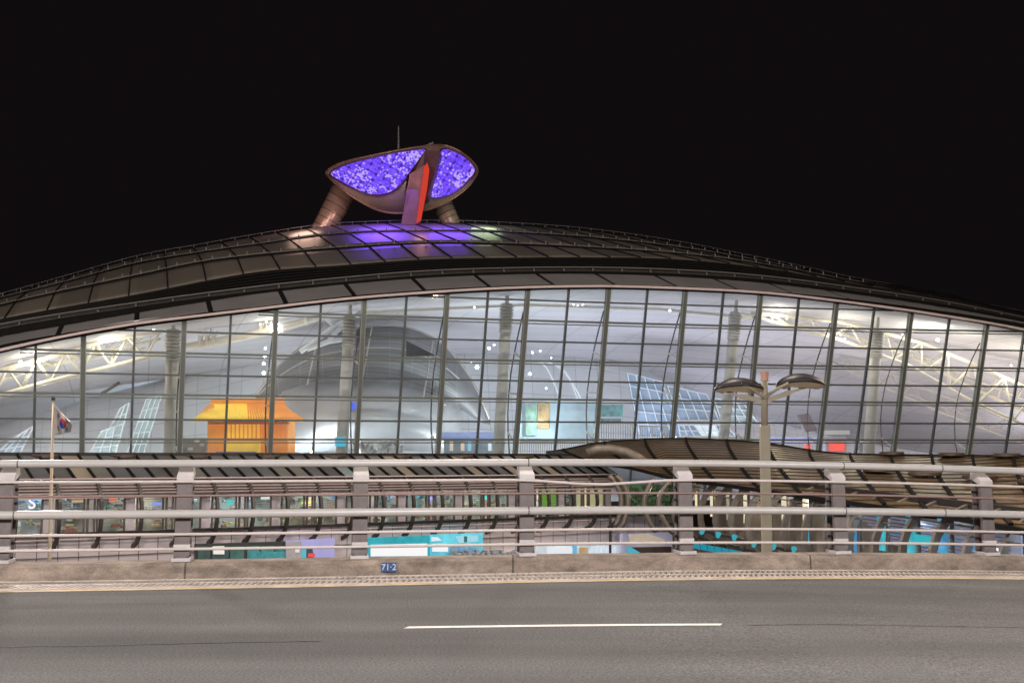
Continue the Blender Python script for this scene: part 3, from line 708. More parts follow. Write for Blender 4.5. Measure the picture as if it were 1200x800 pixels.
# --- hall furnishings seen low behind the glass
bl = empty('balcony_railing', 'white vertical bar balustrade on the balcony inside the glass', 'railing')
bb = MB()
for (u0, u1, vt, vb, n_) in ((702, 747, 496, 520, 16), (610, 698, 517, 534, 34), (750, 782, 499, 514, 11)):
    for i in range(n_+1):
        u = lerp(u0, u1, i/n_); bb.bar(PB(u, vt, 3), PB(u, vb, 3), .06, .06, up=(0, -1, 0))
    bb.bar(PB(u0, vt, 3), PB(u1, vt, 3), .10, .10); bb.bar(PB(u0, vb, 3), PB(u1, vb, 3), .12, .2)
bb.build('baluster', M['column'], bl)
def slab(name, label, cat, quad, d, m, thick=.3, group=None, parent=None, bevel=0):
    o = MB().prism([PB(u, v, d) for u, v in quad], (Dx*thick, Dy*thick, 0)).build(name, m, parent, bevel=bevel)
    if not parent: tag(o, label, cat, group)
    return o
def rect(u0, v0, u1, v1): return [(u0, v0), (u1, v0), (u1, v1), (u0, v1)]
RED = mat('red_sign', (.7, .05, .04), .5, 0, .2, 3, 0, 30, (1, .08, .05), .9)
sgn = empty('red_sign_kiosk', 'kiosk with glowing red sign behind glass right of the street lamp', 'kiosk')
MB().prism([PB(*p, 6) for p in rect(968, 511, 992, 534)], (0, 1.5, 0)).build('kiosk_body', mat('kiosk_body', (.55, .5, .62), .5), sgn)
MB().prism([PB(*p, 5.8) for p in rect(972, 519, 990, 528)], (0, .1, 0)).build('red_panel', RED, sgn)
MB().prism([PB(*p, 5.8) for p in rect(966, 504, 996, 509)], (0, .6, 0)).build('kiosk_roof', M['frame'], sgn)
slab('wall_screen', 'dark tilted panel above the violet glow right of the street lamp', 'panel', [(936, 486), (948, 484), (958, 504), (944, 506)], 7, mat('mauve_panel', (.16, .10, .14), .5), .3)
slab('red_banner', 'narrow glowing red banner left of the red sign kiosk', 'banner', rect(944, 520, 950, 530), 6, RED, .2)
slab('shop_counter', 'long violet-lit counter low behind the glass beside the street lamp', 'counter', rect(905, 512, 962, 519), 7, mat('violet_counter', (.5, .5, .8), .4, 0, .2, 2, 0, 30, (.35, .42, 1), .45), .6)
slab('purple_box', 'flat purple box in front of the orange pavilion', 'box', [(254, 529), (300, 529), (304, 536), (250, 536)], 2, mat('purple_box', (.16, .12, .30), .6), 1)
bs = empty('check_in_desk', 'long pale blue desk with lit band in the hall centre', 'desk')
MB().prism([PB(*p, 8) for p in rect(515, 506, 582, 515)], (0, 1.2, 0)).build('desk_band', mat('desk_blue', (.30, .38, .72), .4, 0, .2, 1, 0, 30, (.4, .5, 1), .25), bs)
MB().prism([PB(*p, 7.8) for p in rect(520, 515, 590, 534)], (0, 1.2, 0)).build('desk_front', mat('desk_front', (.28, .36, .46), .4, 0, .3, .8), bs)
for i, (u, c) in enumerate(((527, (.8, .7, .6)), (540, (.85, .6, .45)), (548, (.3, .6, .8)), (572, (.8, .85, .9)))):
    MB().prism([PB(*p, 7.4) for p in rect(u, 517+i % 2*2, u+4, 528)], (0, .2, 0)).build('desk_screen', mat('desk_screen', c, .4, 0, .1, 1, 0, 30, c, .4), bs)
ad = empty('display_wall', 'glass display wall with brown and green goods below the bright floodlights', 'display')
MB().prism([PB(*p, 9) for p in rect(608, 470, 700, 514)], (0, .4, 0)).build('back_panel', mat('display_back', (.42, .52, .62), .4, 0, .25, .5, 0, 30, (.5, .7, 1), .18), ad)
for (q_, c) in ((rect(630, 472, 644, 502), (.42, .26, .12)), (rect(616, 474, 629, 510), (.20, .34, .28)), (rect(702, 474, 730, 488), (.12, .40, .46)), (rect(704, 490, 728, 496), (.16, .26, .34))):
    MB().prism([PB(u, v, 8.6) for u, v in q_], (0, .2, 0)).build('goods_panel', mat('goods', c, .5, 0, .5, 2.0), ad)
cy = slab('information_screen', 'small glowing cyan screen at the foot of the second column', 'screen', rect(393, 512, 405, 523), 2.4, emis('cyan_screen', (.05, .55, .8), .9), .2)
sb = slab('blue_lamp_panel', 'tiny glowing blue panel between column and mullion', 'lamp', rect(411, 471, 420, 480), 4, emis('blue_lamp', (.06, .12, .9), 1.2), .2)
slab('balcony_parapet', 'smooth pale parapet between the balcony railing and the right ribbed columns', 'parapet', [(793, 511), (892, 511), (892, 536), (790, 536)], 9, mat('parapet', (.62, .64, .68), .5, 0, .05), .5)
lc = empty('service_counter', 'grey-green service counter with small screens left of the orange pavilion', 'counter')
MB().prism([PB(*p, 7) for p in rect(214, 513, 241, 534)], (0, 1.0, 0)).build('counter_body', mat('counter_body', (.22, .25, .25), .4, 0, .3, 1), lc)
for (u, v, c) in ((218, 512, (.5, .6, .6)), (228, 514, (.7, .75, .7)), (234, 519, (.3, .4, .42)), (220, 524, (.55, .55, .5))):
    MB().prism([PB(*p, 6.7) for p in rect(u, v, u+5, v+3.5)], (0, .15, 0)).build('counter_screen', mat('cscreen', c, .4, 0, .1, 1, 0, 30, c, .2), lc)
# crumpled silver sculpture and boxes low in the middle
cr = MB(); rs = random.Random(3)
rows = [[PB(422+i*3.4, 516+j*4.2+rs.uniform(-1.5, 1.5), 6+rs.uniform(-.7, .7)) for i in range(16)] for j in range(5)]
cr.loft(rows)
tag(cr.build('silver_foil_display', mat('foil', (.8, .8, .82), .35, .2, .05), None, solid=.1), 'crumpled silver foil display low behind the glass left of centre', 'display')
sd = MB(); rows = [[PB(1001+i*1.5, 516+j*2.4, 8-2*math.sin(i/8*math.pi)) for i in range(9)] for j in range(8)]
tag(sd.loft(rows).build('silver_pod', mat('pod', (.5, .55, .6), .2, .7, .3, 4), None, smooth=True, solid=.1), 'small silver curved pod low behind the glass by the right column', 'pod')

# --- bulbs
ORD = ['first', 'second', 'third', 'fourth', 'fifth', 'sixth', 'seventh', 'eighth', 'ninth']
BC = emis('bulb_cool', (.86, .95, 1.0), 30); BWm = emis('bulb_warm', (1, .82, .55), 30)
def bulb(u, v, d, r, m, label, group):
    r *= .48
    root = empty('floodlight', label, 'floodlight', group, PB(u, v, d))
    h = MB().tube([(0, .12, 0), (0, .5, .05)], [r*1.25, r*.6], 12).build('housing', M['column'], root, smooth=True)
    mb = MB(); rows = [[Vector((math.cos(2*math.pi*k/12)*math.sin(a)*r, -math.cos(a)*r, math.sin(2*math.pi*k/12)*math.sin(a)*r)) for k in range(12)] for a in [math.pi*j/8 for j in range(9)]]
    mb.loft(rows, close=True).build('bulb', m, root, smooth=True)
LC = 'cool white floodlight in the cluster left of the centre column'
for i_, (u, v, r) in enumerate(((552, 425, .12), (559, 430, .30), (573, 408, .20), (579, 404, .13), (589, 401, .13))): bulb(u, v, 10, r, BC, ORD[i_]+' from left of the '+LC.replace('cool white floodlight in the cluster', 'five cool floodlights clustered'), 'cool floodlights left of the centre column')
for i_, (u, v, r) in enumerate(((621, 438, .22), (624, 413, .16), (633, 411, .14), (640, 455, .13), (646, 419, .10))): bulb(u, v, 10, r, BC, ORD[i_]+' from left of five cool floodlights scattered above the display wall', 'cool floodlights above the display wall')
for i_, (u, v, r) in enumerate(((311, 408, .16), (310, 417, .18), (309, 426, .20), (309, 437, .22))): bulb(u, v, 4, r, BC, ORD[i_]+' from top of four white floodlights stacked above the orange pavilion', 'stacked floodlights above the pavilion')
bulb(180, 385, 4, .16, BC, 'single cool floodlight at the top of the first ribbed column', None)
bulb(380, 360, 4, .15, BC, 'single cool floodlight under the eave left of the second ribbed column', None)
bulb(1091, 381, 4, .30, BC, 'large round cool floodlight high under the roof at right', None)
bulb(1099, 398, 5, .26, BC, 'bright floodlight just below the large round one at right', None)
for i_, (u, v) in enumerate(((24, 424), (35, 427), (44, 424))): bulb(u, v, 6.5, .2, BWm, ORD[i_]+' from left of three warm floodlights on the left roof truss', 'warm floodlights on the left roof truss')
for i_, (u, v) in enumerate(((305, 380), (312, 377), (318, 381))): bulb(u, v, 7, .12, BWm, ORD[i_]+' from left of three warm spots on the long tie tube', 'warm spots on the tie tube')
for i_, (u, v) in enumerate(((905, 372), (914, 376), (922, 373), (985, 392), (990, 397), (1058, 392), (1185, 428), (1191, 443))): bulb(u, v, 6.5, .14, BWm, ORD[i_]+' from left of the warm floodlights along the right roof truss', 'warm floodlights on the right roof truss')
for i_, (u, v) in enumerate(((672, 357), (677, 358), (683, 357))): bulb(u, v, 5, .08, BWm, ORD[i_]+' from left of three tiny warm spots on the ceiling track', 'three tiny spots on the ceiling track')
bulb(785, 364, 5, .16, BWm, 'lone warm floodlight on the ceiling track right of centre', None)
bulb(556, 360, 5, .12, BWm, 'lone warm floodlight on the ceiling track left of centre', None)
bulb(365, 529, 5, .20, BWm, 'warm lamp near the floor right of the orange pavilion', None)
# unseen area lights added below the sightline to brighten the vault
def ilight(u, v, d, e, c, size=3, up=True):
    p = PB(u, v, d); light('hall_fill_light', 'AREA', (p.x, p.y, -2.2), e, c, size, (p.x, p.y+.5, 10))
for (s, d, e, c) in ((-30, 12, 3000, (1, .86, .82)), (-12, 10, 3200, (.84, .92, 1)), (2, 12, 3600, (.92, .95, 1)), (15, 14, 3400, (.80, .80, 1)), (30, 14, 3200, (.95, .86, .92)), (46, 12, 3600, (1, .82, .74)),
                     (-22, 26, 2600, (.78, .90, 1)), (8, 28, 2600, (.78, .84, 1)), (35, 30, 2600, (.86, .85, 1)), (60, 12, 3400, (1, .86, .80)), (66, 28, 3400, (.95, .88, .92))):
    x, y = W(s, d); light('hall_fill_light', 'AREA', (x, y, -2.4), e*.31, c, 4, (x, y+.3, 10))
for (u, v, d, e, c) in ((150, 525, 12, 900, (.75, .88, 1)), (60, 525, 12, 600, (.7, .84, 1)), (300, 470, 18, 500, (.85, .93, 1)), (460, 525, 6, 700, (.85, .92, 1)), (640, 500, 6.5, 900, (.8, .88, 1)), (780, 505, 10, 500, (.7, .8, 1)), (900, 525, 10, 500, (.8, .85, 1)), (40, 425, 5, 620, (1, .74, .42)), (130, 410, 5, 420, (1, .76, .45)), (312, 380, 6.2, 160, (1, .8, .5)), (912, 372, 5, 220, (1, .76, .42)), (990, 398, 5, 260, (1, .78, .45)), (1070, 400, 4.5, 260, (1, .78, .45)),
                      (1190, 440, 5, 320, (1, .74, .4)), (1130, 420, 4.5, 220, (1, .78, .5)), (565, 420, 8.5, 420, (.85, .94, 1)), (630, 430, 8.5, 350, (.8, .9, 1)), (310, 425, 3, 200, (.9, .95, 1)), (1095, 388, 3, 200, (.9, .95, 1))):
    p = PB(u, v, d); light('bulb_and_fill_light', 'POINT', p, e*(1.0 if u > 850 and v < 470 else .5), (c[0], (c[1]+1)/2, (c[2]+.9)/2), .15)  # points at the bulbs, plus low cool ones added to brighten the white shell

# ================================================================== TOWER on the roof
TY = 122.0
tw = empty('control_tower', 'purple-lit three-legged winged tower on top of the arched roof', 'tower')
M['tbody'] = mat('tower_cladding', (.46, .33, .28), .32, .4, .15, .6)
CX, CY, RX, RY = 471, 209, 94, 45
def bulge(u, v, k, lift=0):
    r2 = ((u-CX)/RX)**2+((v-CY)/RY)**2; return TY-k*math.sqrt(max(0, 1-r2))-lift
def smooth_poly(pl, n_):
    m_ = len(pl); out = []
    for i in range(m_):
        p0, p1, p2, p3 = pl[i-1], pl[i], pl[(i+1) % m_], pl[(i+2) % m_]
        for j in range(n_):
            t = j/n_
            out.append(tuple(.5*((2*p1[k])+(-p0[k]+p2[k])*t+(2*p0[k]-5*p1[k]+4*p2[k]-p3[k])*t*t+(-p0[k]+3*p1[k]-3*p2[k]+p3[k])*t**3) for k in (0, 1)))
    return out
def fanpatch(pl, cen, k, lift, rings=7, back=False, inset=1.0):
    rows = []; uvs = []
    for i in range(rings+1):
        t = i/rings; r = []; q = []
        for (u, v) in pl+[pl[0]]:
            uu = lerp(cen[0], u, t*inset+.001); vv = lerp(cen[1], v, t*inset+.001)
            Y = bulge(uu, vv, k, lift) if not back else TY+6*math.sqrt(max(0, 1-min(1, t*t)))
            r.append(P(uu, vv, Y)); q.append((uu*.1, vv*.1))
        rows.append(r); uvs.append(q)
    return rows, uvs
outl = smooth_poly([(383, 201), (400, 191), (440, 181.5), (480, 174), (512, 170), (530, 173), (548, 184), (559.5, 198), (556, 209), (545, 222), (525, 236), (500, 246), (470, 250), (445, 247), (420, 235), (398, 219), (386, 208)], 5)
r, q = fanpatch(outl, (471, 212), 5, 0); bw = MB().loft(r, q); r, q = fanpatch(outl, (471, 212), 0, 0, back=True); bw.loft(r, q)
bowl = bw.build('bowl', M['tbody'], tw, smooth=True)
MB().tube([P(u, v, bulge(u, v, 5, .1)) for (u, v) in outl+outl[:1]], .11, 8).build('rim', mat('rim_copper', (.30, .16, .12), .4, .4), bowl, smooth=True)
def purplemat():
    m = emis('purple_glass', (.12, .05, .9), 1); n = m.node_tree.nodes; L = m.node_tree.links; e = [x for x in n if x.type == 'EMISSION'][0]
    tc = n.new('ShaderNodeTexCoord'); mp = n.new('ShaderNodeMapping'); mp.inputs['Rotation'].default_value = (0, 0, -.5); L.new(tc.outputs['UV'], mp.inputs[0])
    sx = n.new('ShaderNodeSeparateXYZ'); L.new(mp.outputs[0], sx.inputs[0])
    def mt(op, a, b_=None):
        k = n.new('ShaderNodeMath'); k.operation = op
        for i, z in enumerate((a, b_)):
            if z is None: continue
            if isinstance(z, (int, float)): k.inputs[i].default_value = z
            else: L.new(z, k.inputs[i])
        return k.outputs[0]
    gx = mt('ABSOLUTE', mt('SUBTRACT', mt('FRACT', mt('MULTIPLY', sx.outputs['X'], .95)), .5)); gy = mt('ABSOLUTE', mt('SUBTRACT', mt('FRACT', mt('MULTIPLY', sx.outputs['Y'], 1.25)), .5))
    node_ = mt('MULTIPLY', mt('GREATER_THAN', gx, .36), mt('GREATER_THAN', gy, .30)); line_ = mt('MAXIMUM', mt('GREATER_THAN', gx, .45), mt('GREATER_THAN', gy, .44))
    dark = mt('SUBTRACT', 1, mt('MAXIMUM', mt('MULTIPLY', node_, .62), mt('MULTIPLY', line_, .35)))
    vo = n.new('ShaderNodeTexVoronoi'); vo.inputs['Scale'].default_value = 4.6; vo.inputs['Randomness'].default_value = .45; L.new(mp.outputs[0], vo.inputs['Vector']); sc = n.new('ShaderNodeSeparateColor'); L.new(vo.outputs['Color'], sc.inputs[0])
    nz = n.new('ShaderNodeTexNoise'); nz.inputs['Scale'].default_value = .35; nz.inputs['Detail'].default_value = 2; L.new(tc.outputs['UV'], nz.inputs['Vector'])
    th = n.new('ShaderNodeMapRange'); th.inputs[1].default_value = .40; th.inputs[2].default_value = .62; th.inputs[3].default_value = 1.0; th.inputs[4].default_value = .52; L.new(nz.outputs['Fac'], th.inputs[0])
    wh = mt('MULTIPLY', mt('GREATER_THAN', sc.outputs[0], th.outputs[0]), .55)
    n4 = n.new('ShaderNodeMixRGB'); n4.inputs[1].default_value = (.10, .035, .62, 1); n4.inputs[2].default_value = (.20, .09, 1, 1); L.new(sc.outputs[1], n4.inputs[0])
    mx = n.new('ShaderNodeMixRGB'); L.new(wh, mx.inputs[0]); L.new(n4.outputs[0], mx.inputs[1]); mx.inputs[2].default_value = (.66, .50, 1, 1)
    m3 = n.new('ShaderNodeMixRGB'); m3.blend_type = 'MULTIPLY'; m3.inputs[0].default_value = 1; L.new(mx.outputs[0], m3.inputs[1]); L.new(dark, m3.inputs[2])
    L.new(m3.outputs[0], e.inputs[0]); e.inputs[1].default_value = 1.25
    return m
M['purple'] = purplemat()
lp = smooth_poly([(387, 203), (405, 193), (440, 184), (475, 177), (499, 175.5), (490, 190), (477, 208), (464, 222), (450, 228), (432, 228), (414, 221), (397, 212)], 5)
rp_ = smooth_poly([(517, 176), (533, 178), (549, 188), (557, 200), (548, 213), (533, 226), (515, 232), (503, 231), (500, 222), (508, 202)], 5)
for pl_, cen in ((lp, (445, 203)), (rp_, (528, 204))):
    r, q = fanpatch(pl_, cen, 5, .35, 9); gf = MB().loft(r, q).build('glowing_wing', M['purple'], tw, smooth=True)
    ri = MB().tube([P(u, v, bulge(u, v, 5, .4)) for (u, v) in pl_+pl_[:1]], .10, 6)
    ri.build('wing_frame', mat('wing_frame', (.10, .04, .16), .4, .3), gf, smooth=True)
# legs
def leg(pt, wt, pb, wb, dY, name='leg', m=None):
    a = P(pt[0], pt[1], TY+dY); c = P(pb[0], pb[1], TY+dY)
    t = (c-a).normalized(); c2 = c+t*6; k = TY/1400
    return MB().tube([a, c, c2], [wt*k/2, wb*k/2, wb*k/2], 20).build(name, m or M['tbody'], tw, smooth=True)
l1 = leg((408, 216), 33, (380, 266), 27, 1, 'leg', mat('pink_lit_leg', (.50, .30, .25), .32, .4, .15, .6)); l2 = leg((512, 226), 26, (529, 262), 22, 1)  # pinkish light on the left leg put into its cladding colour
for lg, (pt, pb, w_) in ((l1, ((408, 216), (380, 266), 33)), (l2, ((512, 226), (529, 262), 26))):
    lm = MB()
    for i in range(1, 7):
        p = P(lerp(pt[0], pb[0], i/6), lerp(pt[1], pb[1], i/6), TY+1); t = (P(*pb, TY+1)-P(*pt, TY+1)).normalized(); lm.tube([p, p+t*.05], (w_+.6-i*(.9 if w_ > 30 else .62))*TY/1400/2, 20)
    lm.build('panel_joint', M['dark'], lg)
MB().prism([P(480, 204, TY-8.2), P(490, 198, TY-8.2), P(498, 193, TY-8.2), P(489, 263, TY-6.5), P(470, 263, TY-6.5)], (0, 3.6, 0)).build('leg', mat('mauve_leg', (.20, .10, .13), .4, .3, .2, 1), tw)
MB().prism([P(497, 196, TY-8.4), P(500.5, 190.5, TY-8.4), P(503, 198, TY-8.4), P(500, 222, TY-7.8), P(493, 258, TY-6.9), P(488, 261, TY-6.9), P(493, 225, TY-7.7)], (0, .3, 0)).build('leg_light_strip', emis('red_strip', (.62, .05, .03), 1.0), tw)
MB().prism([P(477, 206, TY-7.2), P(498, 176.5, TY-6.6), P(516, 176.5, TY-6.6), P(509, 203, TY-7.2), P(501, 230, TY-7.0), P(492, 236, TY-6.4), P(474, 226, TY-6.2)], (0, 2.6, 0)).build('central_fin', mat('fin', (.12, .05, .07), .5, .2), tw)
MB().tube([P(467, 178, TY), P(467, 148, TY)], [.12, .06], 6).build('antenna', M['panel'], tw)
MB().bar(P(497, 171.5, TY-2), P(508, 167.5, TY-2), .15, .15).build('roof_crane', M['panel'], tw)
p = P(450, 236, TY-6); light('tower_glow', 'AREA', (p.x, p.y-2, p.z+.6), 900, (.22, .08, 1), 5, (p.x+1, p.y-3, p.z-10))  # area lights added under the bowl for violet spill on the roof
p = P(528, 240, TY-6); light('tower_glow', 'AREA', (p.x, p.y-2, p.z+.6), 500, (.22, .08, 1), 4, (p.x, p.y-3, p.z-10))
p = P(380, 275, TY-8); light('leg_glow', 'POINT', (p.x-2, p.y-1, p.z+2.2), 600, (1, .62, .48), 1.6)
p = P(545, 268, TY-7); light('leg_glow', 'POINT', (p.x+2, p.y, p.z+1.5), 420, (.75, 1, .55), 1.6)
p = P(490, 262, TY-9); light('leg_glow', 'POINT', (p.x+.5, p.y-3, p.z+2.5), 170, (1, .45, .45), .3)

# ================================================================== LEFT COVERED WALKWAY
wk = empty('covered_walkway', 'long low walkway with slanted dark glass roof and curved ribs, left', 'walkway')
B0 = Vector((-19.3, 45.0)); c1 = Vector((.802, .597)); n1 = Vector((.597, -.802)); LQ = 26.8
def XY(q, n_): p = B0+c1*q+n1*n_; return p.x, p.y
def zl(a, b_): return lambda q: lerp(a, b_, q/LQ)
zE = zl(.218, -.012); zR = zl(1.16, .98); zWt = zl(-.39, -.58); zWb = zl(-1.81, -2.06); zB = zl(-2.51, -2.84)
prof = [(.0, 0), (.30, .06), (.60, .16), (.80, .30), (.86, .45), (.82, .60), (.70, .73), (.50, .84), (.22, .92), (-.12, .965), (-.42, .97)]
def WP(q, n_, z): x, y = XY(q, n_); return Vector((x, y, z))
SP = 1.575; QS = [-4.2+SP*i for i in range(24)]
QE = 31.2
M['rglass'] = mat('dark_roof_glass', (.06, .062, .06), .12, 0, .3, .4, 0, 30, None, 0)
# roof glass: one pane per half bay, light from below put in as pane glow
rnd = random.Random(11)
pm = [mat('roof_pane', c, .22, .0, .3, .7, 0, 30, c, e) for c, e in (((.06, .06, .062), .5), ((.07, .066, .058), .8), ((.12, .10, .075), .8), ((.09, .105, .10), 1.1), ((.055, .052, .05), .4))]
q = QS[0]; k = 0
while q < QE:
    q1 = min(q+SP/2, QE+.3)
    pn = MB().prism([WP(q+.02, -2.4, zR(q)), WP(q1-.02, -2.4, zR(q1)), WP(q1-.02, 0, zE(q1)), WP(q+.02, 0, zE(q))], (0, 0, -.04))
    pn.build('roof_pane', pm[rnd.choice((0, 0, 1, 1, 2, 3, 4, 4))], wk)
    q += SP/2; k += 1
rbm = MB(); q = QS[0]
while q < QE:
    rbm.bar(WP(q, -2.4, zR(q)+.05), WP(q, .05, zE(q)+.05), .07, .10); q += SP/2
rbm.build('roof_bar', M['black'], wk)
ev = MB(); QQ = [QS[0]+i*1.0 for i in range(36)]
ev.pbar([WP(q, .02, zE(q)-.03) for q in QQ], .14, .16); ev.pbar([WP(q, -2.45, zR(q)+.02) for q in QQ], .2, .2)
ev.build('eave_beam', M['dark'], wk)
MB().pbar([WP(q, .10, zE(q)+.06) for q in QQ], .05, .05).build('eave_lip', M['trim'], wk)
M['ribdark'] = mat('rib_dark', (.055, .046, .042), .45, .3, .2, 2)
M['rib'] = mat('rib_metal', (.15, .125, .11), .45, .4, .2, 2)
for q in QS:
    if q > QE-.5: break
    for_pts = [WP(q, n_, lerp(zE(q), zB(q), f)) for n_, f in prof]
    # smooth
    sp_ = []
    for i in range(len(for_pts)-1):
        for j in range(3): sp_.append(for_pts[i].lerp(for_pts[i+1], j/3))
    sp_.append(for_pts[-1])
    rib = MB().pbar(sp_, .12, .16, up=tuple(Vector((c1.x, c1.y, 0)).cross(Vector((0, 0, 1))))).build('rib', M['ribdark'], wk)
    MB().box(WP(q, -.32, zB(q)+.10), (.10, .35, .42), math.atan2(c1.y, c1.x)).build('rib_foot', M['dark'], rib)
# louvred cheek
lb = MB()
lb.loft([[WP(q, n_-.10, lerp(zE(q), zB(q), f)) for q in QQ] for n_, f in ((0, .02), (.30, .06), (.55, .15), (.70, .215))])
lb.build('cheek_panel', mat('cheek', (.17, .14, .14), .5, .2), wk, smooth=True)
ls = MB()
for n_, f in ((.26, .055), (.42, .095), (.55, .135), (.66, .175)):
    ls.pbar([WP(q, n_-.04, lerp(zE(q), zB(q), f)) for q in QQ], .10, .035)
ls.pbar([WP(q, .74, lerp(zE(q), zB(q), .235)) for q in QQ], .12, .07)
ls.build('louvre_slat', mat('slat', (.34, .27, .26), .5), wk)
# window wall
WN = .10
ax = math.atan2(c1.y, c1.x)
M['pillar'] = mat('pillar_mauve', (.48, .43, .46), .6, 0, .1, 1)
M['lowwall'] = uvgrid('wall_panels', (.62, .55, .57), (.10, .085, .09), .787, 6, .018, .6, 0, .05)
rows = [[WP(q, WN+.14, z) for q in QQ] for z in (0, 1)]
QL = QQ+[QQ[-1]+1+i for i in range(5)]
r0 = [WP(q, -.20, zWb(q)-.02) for q in QL]; r1 = [WP(q, -.20, -6.2) for q in QL]
MB().loft([r0, r1], [[(q, 4.2) for q in QL], [(q, 0) for q in QL]]).build('lower_wall', M['lowwall'], wk, solid=.15)
MB().pbar([WP(q, WN+.22, zWb(q)-.02) for q in QQ], .28, .12).build('sill', M['dark'], wk)
MB().pbar([WP(q, WN+.3, zWb(q)-.20) for q in QQ], .06, .05).build('sill_pipe', M['trim'], wk)
MB().pbar([WP(q, WN+.1, zWt(q)+.08) for q in QQ], .2, .22).build('window_head', M['dark'], wk)
# room behind
rm = MB()
rm.loft([[WP(q, WN-3.2, z_(q)) for q in QQ] for z_ in (lambda q: zWb(q)-1, lambda q: zWt(q)+.4)])
rm.build('shop_back_wall', mat('shop_back', (.50, .47, .46), .7, 0, .6, .8), wk)
MB().loft([[WP(q, n_, zWb(q)-.9) for q in QQ] for n_ in (-3.3, WN)]).build('shop_floor', mat('shop_floor', (.4, .36, .32), .4), wk)
MB().loft([[WP(q, n_, zWt(q)+.35) for q in QQ] for n_ in (-3.3, WN)]).build('shop_ceiling', mat('shop_ceiling', (.7, .68, .66), .6), wk)
BLK = [mat('blind', (.62, .62, .66), .5)]
i = 0
for k, q in enumerate(QS):
    if q+SP > QE+.6: break
    z0 = zWb(q); z1 = zWt(q)
    def zz_(q_, t): return lerp(zWb(q_), zWt(q_), t)
    qa, qb, qc = q+.08, q+1.14, q+1.16
    pil = k % 2 == 1
    wf = MB()
    for qq in (qa, qb): wf.bar(WP(qq, WN, zz_(qq, 0)), WP(qq, WN, zz_(qq, 1)), .06, .08, up=(n1.x, n1.y, 0))
    for t in (.0, 1.0): wf.bar(WP(qa, WN, zz_(qa, t)), WP(qb, WN, zz_(qb, t)), .06, .08)
    win = wf.build('window', M['rib'], wk)
    MB().prism([WP(qa, WN-.03, zz_(qa, 0)), WP(qb, WN-.03, zz_(qb, 0)), WP(qb, WN-.03, zz_(qb, 1)), WP(qa, WN-.03, zz_(qa, 1))], (-.01*n1.x, -.01*n1.y, 0)).build('pane', M['dglass'], win)
    bd = MB()
    for j in range(9): t = .42+.065*j; bd.bar(WP(qa+.03, WN-.12, zz_(q, t)), WP(qb-.03, WN-.12, zz_(q, t)), .08, .018)
    bd.build('blind', BLK[0], win)
    if pil:
        MB().prism([WP(qb+.03, WN+.06, zz_(q, -.05)), WP(qb+.40, WN+.06, zz_(q, -.05)), WP(qb+.40, WN+.06, zz_(q, 1.05)), WP(qb+.03, WN+.06, zz_(q, 1.05))], (-.25*n1.x, -.25*n1.y, 0)).build('pillar', M['pillar'], wk)
    else:
        MB().bar(WP(qb+.14, WN, zz_(q, 0)), WP(qb+.14, WN, zz_(q, 1)), .08, .08, up=(n1.x, n1.y, 0)).build('window_post', M['rib'], wk)
        MB().bar(WP(qb+.40, WN, zz_(q, 0)), WP(qb+.40, WN, zz_(q, 1)), .07, .08, up=(n1.x, n1.y, 0)).build('window_post', M['rib'], wk)
# goods in the shops: one mass of coloured stock per tone
gcol = [(.65, .5, .35), (.22, .32, .5), (.5, .2, .16), (.25, .45, .44), (.75, .72, .66), (.42, .33, .24), (.25, .36, .22), (.48, .42, .55), (.75, .66, .38), (.3, .3, .33)]
for ci, c in enumerate(gcol):
    mb = MB(); rg = random.Random(40+ci)
    for _ in range(64):
        q = rg.uniform(QS[0], QE-.5); n_ = rg.uniform(-3.0, -1.2); h = rg.uniform(.05, .2); cool = c[2] > c[0]; z = zWb(q)+(rg.uniform(.55, 1.3) if cool else rg.uniform(-.3, .75))
        mb.box(WP(q, n_, z), (rg.uniform(.10, .34), .2, h), ax)
    mb.build('shop_stock', mat('stock', c, .5, 0, .25, 6), wk)['kind'] = 'stuff'
# lit signs in the shop windows
sg_cols = [((.25, .3, 1), 1.6), ((.15, .4, .9), .9), ((.1, .8, .7), 1.1), ((1, .2, .12), 1.3), ((1, .8, .1), 1.4), ((.7, .85, 1), 1.2), ((1, .6, .3), 1.0), ((.9, .9, .85), 1.3)]
for i in range(20):
    q = QS[0]+.6+i*1.66+rnd.uniform(-.2, .2)
    if q > QE-3: break
    c, e = sg_cols[(i*5+2) % 8]
    mb = MB(); w_ = rnd.uniform(.2, .6); h = rnd.uniform(.08, .22); z = zWt(q)-rnd.uniform(.12, .5)
    mb.box(WP(q, -.6, z), (w_, .05, h), ax).build('lit_shop_sign', emis('shop_sign', c, e), wk)
for i in range(8):
    q = QS[0]+2+i*4.2; p = WP(q, -1.6, zWt(q)+.3)
    light('shop_light', 'AREA', p, 62, ((1, .88, .7), (.85, .93, 1))[i % 2], 1.2, p-Vector((0, 0, 5)))
    MB().box(WP(q, -2.6, zWt(q)+.28), (2.2, .12, .05), ax).build('strip_lamp', emis('strip', (1, .93, .82), 3), wk)
so = lowpt2 = None
textmesh('S', .62, emis('neon_lilac', (.80, .78, 1), 1.3), tuple(P(37.5, 589.5, 45.4)), (math.pi/2, 0, ax), wk, 'neon_letter')
# green and lime displays at the right end of the shops
MB().prism([WP(26.2, -.5, zWb(26)+.3), WP(27.6, -.5, zWb(26)+.3), WP(27.6, -.5, zWt(26)-.05), WP(26.2, -.5, zWt(26)-.05)], (0, .1, 0)).build('lime_poster', emis('lime', (.25, .55, .05), .7), wk)
MB().prism([WP(28.6, -.5, zWb(26)+.1), WP(30.4, -.5, zWb(26)+.1), WP(30.4, -.5, zWt(26)-.05), WP(28.6, -.5, zWt(26)-.05)], (0, .1, 0)).build('cream_poster', emis('cream', (.9, .72, .42), .75), wk)
